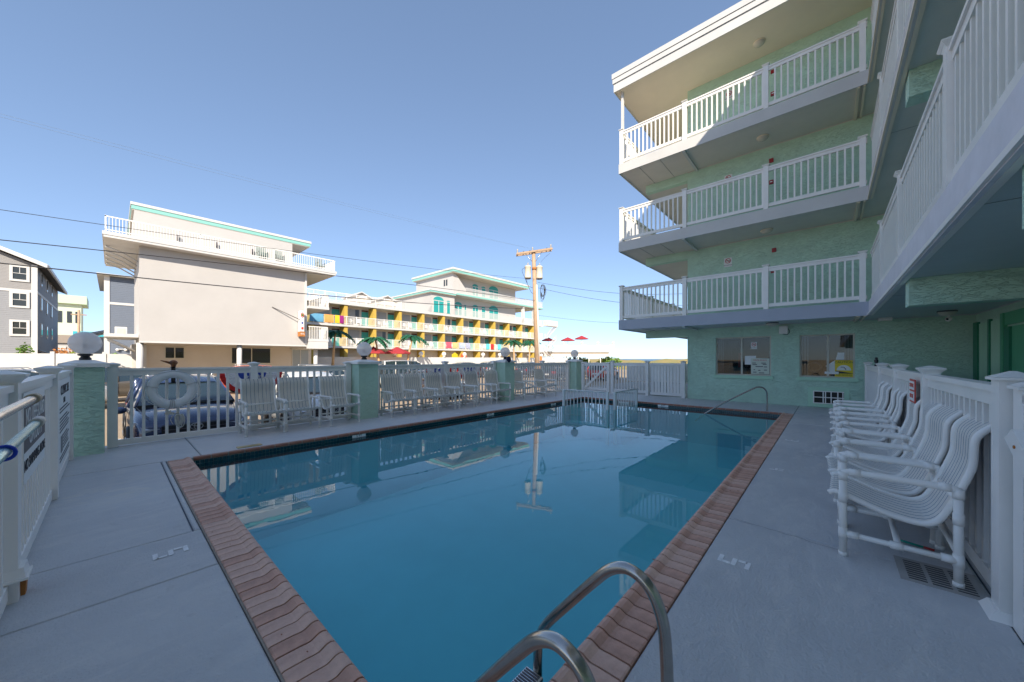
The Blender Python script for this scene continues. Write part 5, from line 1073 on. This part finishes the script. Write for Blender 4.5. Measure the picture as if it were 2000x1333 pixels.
# balcony chairs and towels
cmx = MB(); cmx.box(-.25, .25, -.25, .25, .38, .42); cmx.box(-.27, -.23, -.25, .25, .42, .9)
for a in (-.24, .2):
    for b_ in (-.24, .2): cmx.box(a, a+.04, b_, b_+.04, 0, .62 if a > 0 else .6)
cmx.box(-.24, .24, -.27, -.22, .6, .64); cmx.box(-.24, .24, .22, .27, .6, .64); cme = cmx.mesh('balcony_chair', M['signw'])
ords = ['first', 'second', 'third', 'fourth', 'fifth', 'sixth', 'seventh', 'eighth', 'ninth', 'tenth', 'eleventh', 'twelfth']
for fi, z in ((1, 3.03), (2, 5.75)):
    for bi, y in enumerate(bays[1:]):
        for k in (0, 1):
            o = inst(cme, 'balcony_chair', None, (XF-.65, y+.7+k*1.0, z+.001), (0, 0, random.uniform(-.5, .5)))
            tag(o, 'white balcony chair, %s bay from the left, %s storey, %s of its pair' % (ords[bi], ('middle', 'upper')[fi-1], ('left', 'right')[k]), 'chair', 'white chairs on the yellow motel balconies')
def towel(y0, y1, z, c1, lb, c2=None, sc2=3):
    m_ = striped('towel_cloth', c1, c2, sc2, 'Y', .9) if c2 else mat('towel_cloth', c1, .9)
    mb = MB(); n = 8; vs = []
    for k in range(n+1): y = y0+(y1-y0)*k/n; vs += [(XF+.03+.03*math.sin(k*2), y, z-.95), (XF+.02, y, z+.02), (XF-.07, y, z+.02), (XF-.09, y, z-.4)]
    fs = []
    for k in range(n):
        for j in range(3): fs.append((k*4+j, k*4+j+1, k*4+j+5, k*4+j+4))
    tag(mb.add(vs, fs, True).build('beach_towel', m_), lb, 'towel', 'beach towels drying on the balcony railings')
towel(15.4, 16.9, 6.8, (.10, .28, .42), 'blue patterned towel, leftmost on the upper railing'); towel(17.0, 18.1, 6.8, (.55, .12, .05), 'brown and orange striped towel on the upper railing', (.75, .45, .1), 3); towel(18.2, 19.3, 6.8, (.25, .01, .15), 'purple and gold towel on the upper railing', (.8, .45, .02), .28)
towel(35.3, 36.4, 4.08, (.65, .08, .12), 'pink red towel on the middle railing, left of the orange one'); towel(36.6, 37.6, 4.08, (.75, .25, .05), 'orange towel on the middle railing', (.8, .6, .3), 2); towel(38.0, 39.2, 4.08, (.75, .75, .75), 'white and blue striped towel on the middle railing', (.03, .12, .35), 2.4); towel(39.4, 40.4, 4.08, (.7, .7, .75), 'navy striped towel on the middle railing', (.02, .04, .2), 3.1)
towel(44.2, 45.0, 4.08, (.1, .5, .55), 'aqua towel left of the red one on the middle railing'); towel(45.3, 46.1, 4.08, (.55, .02, .02), 'red towel between two aqua towels'); towel(47.1, 47.9, 4.08, (.12, .52, .58), 'aqua towel right of the red one on the middle railing')
# colourful seat shapes by the wall
for y, c_, lb in ((33.5, (.6, .5, .02), 'yellow beach chair behind the low cream wall'), (35.2, (.65, .12, .04), 'orange red beach chair behind the low cream wall')):
    g = MB(); 
    for k in range(5): g.box(-41.2, -41.1, y-.5+k*.22, y-.32+k*.22, 1.0, 2.35-.12*abs(k-2))
    g.box(-41.1, -40.4, y-.5, y+.55, .9, 1.0); g.box(-41.1, -41.0, y-.5, y-.4, G, .9); g.box(-41.1, -41.0, y+.45, y+.55, G, .9); tag(g.build('beach_chair', mat('chair_paint', c_, .5)), lb, 'chair', 'painted beach chairs by the wall')

# ------------------------------------------------------------ pool deck pavilion beyond the pole
pv = thing('raised_sun_deck', 'white raised sun deck on posts beyond the utility pole', 'deck', (-38, 70, G))
a = Vector((-49, 63.5)); b = Vector((-36.0, 75.0)); u = (b-a).normalized(); nr = Vector((-u.y, u.x))
def obox(mb, p, q, w0, w1, z0, z1):
    c = [p+nr*w0, q+nr*w0, q+nr*w1, p+nr*w1]; mb.add([(k.x, k.y, zz) for zz in (z0, z1) for k in c], [(3, 2, 1, 0), (4, 5, 6, 7), (0, 1, 5, 4), (1, 2, 6, 5), (2, 3, 7, 6), (3, 0, 4, 7)]); return mb
obox(MB(), a, b, 0, 7, 2.9, 3.15).build('floor_slab', M['white'], pv); obox(MB(), a, b-u*1.2, .4, 6.5, 2.0, 2.89).build('beam', M['cream'], pv)
L_ = (b-a).length; bl = MB()
for k in range(int(L_/.16)): p = a+u*k*.16; bl.box(p.x, p.x+.03, p.y, p.y+.03, 3.15, 4.35)
bl.build('balusters', M['vinyl'], pv)['kind'] = 'stuff'; obox(MB(), a, b, -.04, .04, 4.3, 4.4).build('top_rail', M['white'], pv)
for s_ in (0, 5.8, 9.9, 13.2, 16.2): obox(MB(), a+u*s_, a+u*(s_+1.1), -.06, .06, 3.2, 4.6).build('white_panel', M['white'], pv)
for s_ in (.8, 3.4, 6.3, 9.2, 11.6, 14.2): p = a+u*s_; MB().tube([(p.x, p.y, G), (p.x, p.y, 2.0)], .1, 8).build('post', M['white'], pv)
for s_, lb in ((5.9, 'deck globe behind the rightmost red umbrella'), (10.0, 'deck globe just right of the umbrellas'), (13.6, 'deck globe second from the right end'), (17.0, 'deck globe at the right end of the raised deck')):
    p = a+u*s_; t = thing('globe_lamp', lb, 'lamp', (p.x, p.y, 4.6), 'globes on the raised sun deck'); MB().tube([(p.x, p.y, 4.4), (p.x, p.y, 4.8)], .08, 8).build('lamp_base', M['white'], t); MB().sphere((p.x, p.y, 5.05), .3, 14, 8).build('lamp_globe', M['signw'], t)
umbrella(-47.6, 65.8, 3.15, 3.15, 1.5, 'red umbrella on the raised deck, nearest the utility pole'); umbrella(-44.2, 68.6, 3.15, 3.2, 1.6, 'red umbrella in the middle of the raised deck'); umbrella(-41.8, 70.6, 3.15, 3.55, 1.6, 'red umbrella on the raised deck, rightmost')

# foliage
def bush(x, y, z, rx, ry, rz, lb, mt='leaf', n=500, name='bush', cat='bush', group=None, leaf=.16):
    t = thing(name, lb, cat, (x, y, z), group); rnd = random.Random(int(x*13+y*7)); g = MB()
    for _ in range(n):
        a, b_ = rnd.uniform(0, 6.28), math.acos(rnd.uniform(-.2, 1)); q = rnd.uniform(.6, 1.05)*(1+.18*math.sin(3*a+b_*2))
        p = Vector((x+rx*q*math.sin(b_)*math.cos(a), y+ry*q*math.sin(b_)*math.sin(a), z+rz*q*max(0, math.cos(b_)))); d1 = Vector((rnd.gauss(0, 1), rnd.gauss(0, 1), rnd.gauss(0, 1))).normalized()*leaf; d2 = d1.cross(Vector((rnd.gauss(0, 1), rnd.gauss(0, 1), rnd.gauss(0, 1)))).normalized()*leaf*.6
        g.add([p+d1, p+d2, p-d1, p-d2], [(0, 1, 2, 3)])
    g.build('foliage', M[mt], t); MB().tube([(x, y, z-.3), (x, y, z+rz*.6)], .06, 6).build('stem', M['wood'], t)
for x, y, r_, h_, lb in ((-47, 72.5, 2.4, 1.9, 'bright green bush under the raised deck near the pole'), (-45, 75.5, 2.6, 1.9, 'bright green bush under the middle of the raised deck'), (-38.6, 77.5, 3.0, 2.1, 'bright green bush at the right end of the raised deck'), (-22.5, 90, 2.0, 1.6, 'low green bush on the dune beyond the boarded fence')):
    bush(x, y, G+.3, r_, r_, h_, lb, 'leaf', 900, group='beach bushes', leaf=.3)
for y, lb, mt, rr, hh in ((-5.1, 'small green shrub before the grey house, at the left edge', 'leaf', .35, .9), (-3.55, 'small green shrub before the grey house corner', 'leaf', .35, .9), (-2.1, 'reddish flowering shrub beyond the white wall', 'rust', .6, .7), (-1.5, 'yellow green shrub left of the corner globe', 'leaf_y', .7, .6), (.1, 'dark green shrub right of the corner globe', 'leaf', .3, .4)):
    bush(-36.2, y, 1.35, .5, rr, hh, lb, mt, 260, group='shrubs behind the white wall', leaf=.09)
ww_ = thing('boundary_wall', 'long white vinyl wall behind the parked cars at left', 'wall', (-34, -6, G))
MB().box(-34.06, -34.0, -25, .85, G, 1.72).build('panel', M['white'], ww_)
for y in (-4.6, -2.35, -.35, -6.9, -9.2): MB().box(-34.09, -33.95, y-.08, y+.08, G, 1.84).build('post', M['white'], ww_)
tag(MB().box(-39, -35, -25, -.2, G, 1.1).build('planting_bed', M['conc']), 'raised planting bed behind the white wall', None, None, 'structure')

# ------------------------------------------------------------ grey houses
gh_ = thing('grey_house', 'tall grey clapboard house with white window trim at the left edge', 'house', (-62, -10, G))
MB().box(-84, -62, -20, -5.3, G, 8.35).build('wall', M['sidg'], gh_); MB().box(-84, -62, -20, -5.3, 8.36, 11.2).build('upper_wall', M['shingle'], gh_)
MB().extrude([(-20, 11.2), (-5.3, 11.2), (-12.65, 14.6)], lambda u, v, q: (-84+22*q, u, v)).build('gable', M['shingle'], gh_, True)
MB().extrude([(-4.6, 11.0), (-4.6, 11.3), (-12.65, 14.95), (-20.7, 11.3), (-20.7, 11.0), (-12.65, 14.65)], lambda u, v, q: (-84.5+23.1*q, u, v)).build('roof', M['roof'], gh_, True)
MB().extrude([(-4.55, 10.95), (-4.55, 11.35), (-12.65, 15.0), (-20.7, 11.35), (-20.7, 10.95), (-12.65, 14.6)], lambda u, v, q: (-61.4+.1*q, u, v)).build('rake_board', M['white'], gh_, True)
MB().box(-84.5, -61.4, -4.6, -4.45, 10.95, 11.3).build('eave_board', M['white'], gh_)
MB().box(-62, -61.95, -20, -5.3, 8.3, 8.55).build('belt_board', M['white'], gh_); MB().box(-84, -62, -5.3, -5.25, 8.3, 8.55).build('belt_board', M['white'], gh_); MB().box(-62.02, -61.93, -5.62, -5.23, G, 11.2).build('corner_board', M['white'], gh_)
for z in (3.75, 6.65, 9.35, .3):
    w_ = hwin(gh_, -61.99, -6.95, -5.72, z, z+1.65, 1, 'white', 'darkpane', .2, .08); g = MB(); g.box(-61.96, -61.93, -6.75, -5.92, z+.80, z+.85); g.box(-61.96, -61.93, -6.35, -6.31, z+.86, z+1.45); g.build('muntin', M['white'], w_)
    for x in (-66, -71, -76): MB().box(x, x+1.0, -5.299, -5.24, z+.1, z+1.6).build('window', M['white'], gh_); MB().box(x+.12, x+.88, -5.239, -5.22, z+.2, z+1.5).build('pane', M['darkpane'], gh_)
tag(MB().extrude([(-5.2, 2.35), (-3.9, 1.75), (-3.9, 1.65), (-5.2, 2.2)], lambda u, v, q: (-66+4*q, u, v)).build('awning', M['black'], None, True), 'black awning on the side of the grey house', 'awning')
g2 = thing('blue_grey_house', 'blue grey clapboard house standing behind the white hotel', 'house', (-57, 2, G))
MB().box(-70, -57, -.55, 8, G, 10.2).build('wall', M['sidb'], g2); MB().box(-57, -56.95, -.6, -.2, G, 10.2).build('corner_board', M['white'], g2); MB().box(-57, -56.95, -.2, 8, 7.2, 7.45).build('belt_board', M['white'], g2)
MB().box(-70.5, -56.4, -1.1, 8.5, 10.2, 10.35).build('roof', M['white'], g2); hwin(g2, -56.99, 2.05, 3.0, 2.9, 4.3, 1, 'white', 'darkpane', .15); hwin(g2, -56.99, .9, 3.2, -.2, 1.9, 1, 'white', 'curtain', .18)
t = thing('floodlight_pair', 'pair of white floodlights on the blue grey house', 'lamp', (-56.9, .6, 2.5)); MB().sphere((-56.85, .35, 2.4), .14, 10, 8).build('lamp_head', M['signw'], t); MB().sphere((-56.85, .95, 2.4), .14, 10, 8).build('lamp_head', M['signw'], t); MB().tube([(-56.9, .35, 2.45), (-56.9, .95, 2.45)], .04, 6).build('arm', M['signw'], t)
t = thing('air_conditioner', 'white window air conditioner on the porch side of the white hotel', 'air conditioner', (-38.2, .2, 3.4)); MB().bbox(-38.4, -37.9, .1, .7, 2.96, 3.7, .02).build('case', M['white'], t); MB().box(-37.899, -37.88, .2, .6, 3.05, 3.6).build('vent', M['tan'], t)
t = thing('mint_tower_building', 'pale mint tower with a cornice far behind the grey house', 'building', (-150, -3, G))
MB().box(-160, -150, -10.5, -5.6, G, 16).build('wall', mat('pale_mint_wall', (.60, .66, .50), .7), t); MB().box(-161, -149, -12, -4.6, 16, 18.2).build('cornice', mat('mint_cornice', (.50, .62, .46), .7), t); 
for y in (-9.6, -8.0, -6.6): MB().box(-149.99, -149.9, y, y+.8, 11, 14).build('window', M['darkpane'], t)
t = thing('beige_house', 'low beige house with a dark shingle roof far behind', 'house', (-100, -4, G)); MB().box(-110, -100, -9.5, -2.5, G, 4.2).build('wall', M['hotelwhite'], t); MB().extrude([(-9.8, 4.2), (-2.2, 4.2), (-4.4, 5.6), (-9.8, 5.6)], lambda u, v, q: (-110+10.3*q, u, v)).build('roof', mat('tan_roof', (.35, .29, .24), .9), t, True)
MB().box(-100, -99.95, -6.2, -5.4, 1.8, 3.6).build('window', M['white'], t)
t = thing('pale_gable_house', 'pale pink beige gabled house beyond the corner globe', 'house', (-80, 0, G)); MB().box(-88, -80, -2.9, .8, G, 4.6).build('wall', M['cream'], t); MB().extrude([(-3.1, 4.6), (1.0, 6.0), (1.0, 6.3), (-3.1, 4.9)], lambda u, v, q: (-88+8.2*q, u, v)).build('roof', M['white'], t, True)
t = thing('turquoise_roof_building', 'far building with a bright turquoise roof', 'building', (-120, 0, G)); MB().box(-128, -120, -5.5, 3, G, 6.3).build('wall', M['white'], t); MB().box(-128.5, -119.5, -5.6, 3, 6.3, 7.3).build('roof', mat('turquoise_roof', (.05, .42, .50), .5), t)
t = thing('distant_utility_pole', 'small distant utility pole between the two grey houses', 'utility pole', (-110, -3.5, G)); MB().tube([(-110, -4.4, G), (-110, -4.4, 11)], .18, 8).build('pole', M['wood'], t); MB().box(-110.1, -109.9, -5.4, -3.4, 10, 10.2).build('crossarm', M['wood'], t)

# ------------------------------------------------------------ utility pole
up = thing('utility_pole', 'wooden utility pole with a crossarm, two transformers and coiled cable', 'utility pole', (-15.95, 20.6, G))
MB().tube([(-15.9, 20.70, G), (-16.02, 20.58, 4.5), (-16.13, 20.46, 9.3)], [.19, .165, .13], 16).build('pole', M['wood'], up)
A = Vector((-17.02, 19.58, 9.02)); B = Vector((-15.1, 21.36, 9.42)); dd = (B-A).normalized()
def beam3(a_, b_, w0, h0):
    d_ = (b_-a_).normalized(); s_ = d_.cross(Vector((0, 0, 1))).normalized()*w0/2; v_ = s_.cross(d_).normalized()*h0/2; vs = [p+i*s_+j*v_ for p in (a_, b_) for i, j in ((-1, -1), (1, -1), (1, 1), (-1, 1))]
    return MB().add(vs, [(0, 1, 2, 3), (7, 6, 5, 4), (0, 4, 5, 1), (1, 5, 6, 2), (2, 6, 7, 3), (3, 7, 4, 0)])
off = Vector((.1, -.1, 0))
beam3(A+off, B+off, .10, .13).build('crossarm', M['wood'], up, True); beam3(A-off*2, B-off*2, .10, .13).build('crossarm', M['wood'], up, True)
ins_m = mat('insulator_grey', (.38, .36, .33), .4)
for s_ in (.03, .45, .96):
    p = A+(B-A)*s_; MB().lathe([(0, .05), (.05, .05), (.055, .1), (.04, .14), (.06, .18), (.05, .26), (.065, .3), (.04, .36), (0, .38)], (p.x, p.y, p.z), 12).build('insulator', ins_m, up)
for s_ in (.2, .38, .85): p = A+(B-A)*s_; MB().lathe([(0, .06), (.04, .06), (.04, .15), (0, .16)], (p.x, p.y, p.z), 10).build('fuse', M['black'], up)
for s_ in (.25, .72): p = A+(B-A)*s_; MB().tube([p-Vector((0, 0, .05)), (-16.1, 20.49, 8.35)], .02, 6).build('arm_brace', M['rim'], up)
for cx_, cy_, h_ in ((-16.42, 20.17, 0), (-15.82, 20.76, -.02)):
    tr_ = MB().lathe([(0, 0), (.2, 0), (.235, .03), (.235, .1), (.225, .11), (.225, .78), (.24, .8), (.24, .86), (.18, .93), (0, .96)], (cx_+.08, cy_-.10, 7.25+h_), 20).build('transformer', M['xfmr'], up)
    MB().lathe([(0, -.03), (.22, -.03), (.22, .0), (0, .0)], (cx_+.08, cy_-.10, 7.249+h_), 16).build('tank_bottom', M['signg'], tr_)
    for q in (-.08, .08): MB().lathe([(.03, 0), (.05, .03), (.03, .06), (.05, .09), (.03, .12), (.04, .18), (0, .2)], (cx_+.08+q, cy_-.1-q, 8.18+h_), 10).build('bushing', ins_m, tr_)
MB().lathe([(.155, -.1), (.165, -.1), (.165, .08), (.155, .08)], (-16.09, 20.5, 8.0), 16).build('rust_band', M['rust'], up)
rr = random.Random(3); g = MB()
for k in range(9):
    hh = rr.uniform(.38, .66); ww = rr.uniform(.05, .19); tw = rr.uniform(-.05, .05); g.tube([(-15.74+ww*(1+math.cos(R(24*j)))*.75+tw*math.sin(R(24*j)), 20.80+ww*(1+math.cos(R(24*j)))*.75, 6.83-hh+hh*math.sin(R(24*j))) for j in range(15)], .013, 6, closed=True)
g.build('cable_coil', M['cable'], up)
MB().tube([(-15.72, 20.72, .2), (-15.82, 20.62, 3.5), (-15.90, 20.54, 6.8)], .06, 10).build('conduit', M['white'], up); MB().tube([(-15.66, 20.78, G), (-15.70, 20.74, 1.6)], .11, 10).build('rusty_guard', M['rust'], up)
g = MB().tube(bez([(-16.5, 20.1, 8.1), (-16.75, 19.9, 7.9), (-16.6, 20.05, 7.3), (-16.3, 20.3, 6.4), (-16.15, 20.45, 6.15)]), .015, 6); g.tube(bez([(-15.2, 21.2, 9.1), (-15.5, 21.0, 8.8), (-15.72, 20.8, 8.45)]), .008, 6); g.tube(bez([(-16.5, 20.1, 7.3), (-16.45, 20.2, 6.8), (-16.2, 20.45, 6.6)]), .015, 6); g.build('jumper_wires', M['cable'], up)
# wires: parabolas in the plane of the pole through measured points (y, z)
def wire(pts, y_end, r, mt, lb):
    (a1, b1), (a2, b2), (a3, b3) = pts; 
    c2 = ((b3-b1)/(a3-a1)-(b2-b1)/(a2-a1))/(a3-a2); c1 = (b2-b1)/(a2-a1)-c2*(a1+a2); c0 = b1-c1*a1-c2*a1*a1
    g = MB().tube([(-16.0, y, c0+c1*y+c2*y*y) for y in [a1+(y_end-a1)*k/40 for k in range(41)]], r, 6); tag(g.build('overhead_wire', M[mt]), lb, 'wire', 'overhead wires to the utility pole')
wire([(20.4, 5.04), (5.4, 4.07), (-1.93, 3.88)], -22, .017, 'cable', 'lowest thick black overhead wire crossing the white hotel wall')
wire([(20.4, 5.65), (5.4, 4.95), (-1.93, 4.48)], -22, .013, 'cable', 'middle black overhead wire crossing under the white hotel eave')
wire([(20.4, 7.2), (5.4, 5.75), (-1.93, 5.26)], -22, .008, 'cable', 'thin upper overhead wire crossing the roof deck railing')
wire([(19.7, 9.3), (9, 8.35), (-1.93, 7.66)], -22, .0035, 'cablep', 'faint pale wire high in the sky'); wire([(20.9, 9.4), (9, 8.45), (-1.93, 7.74)], -22, .003, 'cablep', 'faintest pale wire, just above the other high one')
for k, (z0, z1, r_) in enumerate(((7.0, 5.9, .012), (6.6, 5.0, .012), (4.6, 4.2, .008))):
    p0 = Vector((-15.9, 20.7, z0)); p1 = Vector((-5.2, 27.0, z1)); g = MB().tube([p0.lerp(p1, q/16)-Vector((0, 0, .5*math.sin(math.pi*q/16))) for q in range(17)], r_, 6)
    tag(g.build('service_wire', M['cable']), ('upper', 'middle', 'lowest')[k]+' service wire from the utility pole toward the green motel', 'wire', 'service wires right of the pole')
for o in bpy.data.objects:
    if '_w' in o: del o['_w']
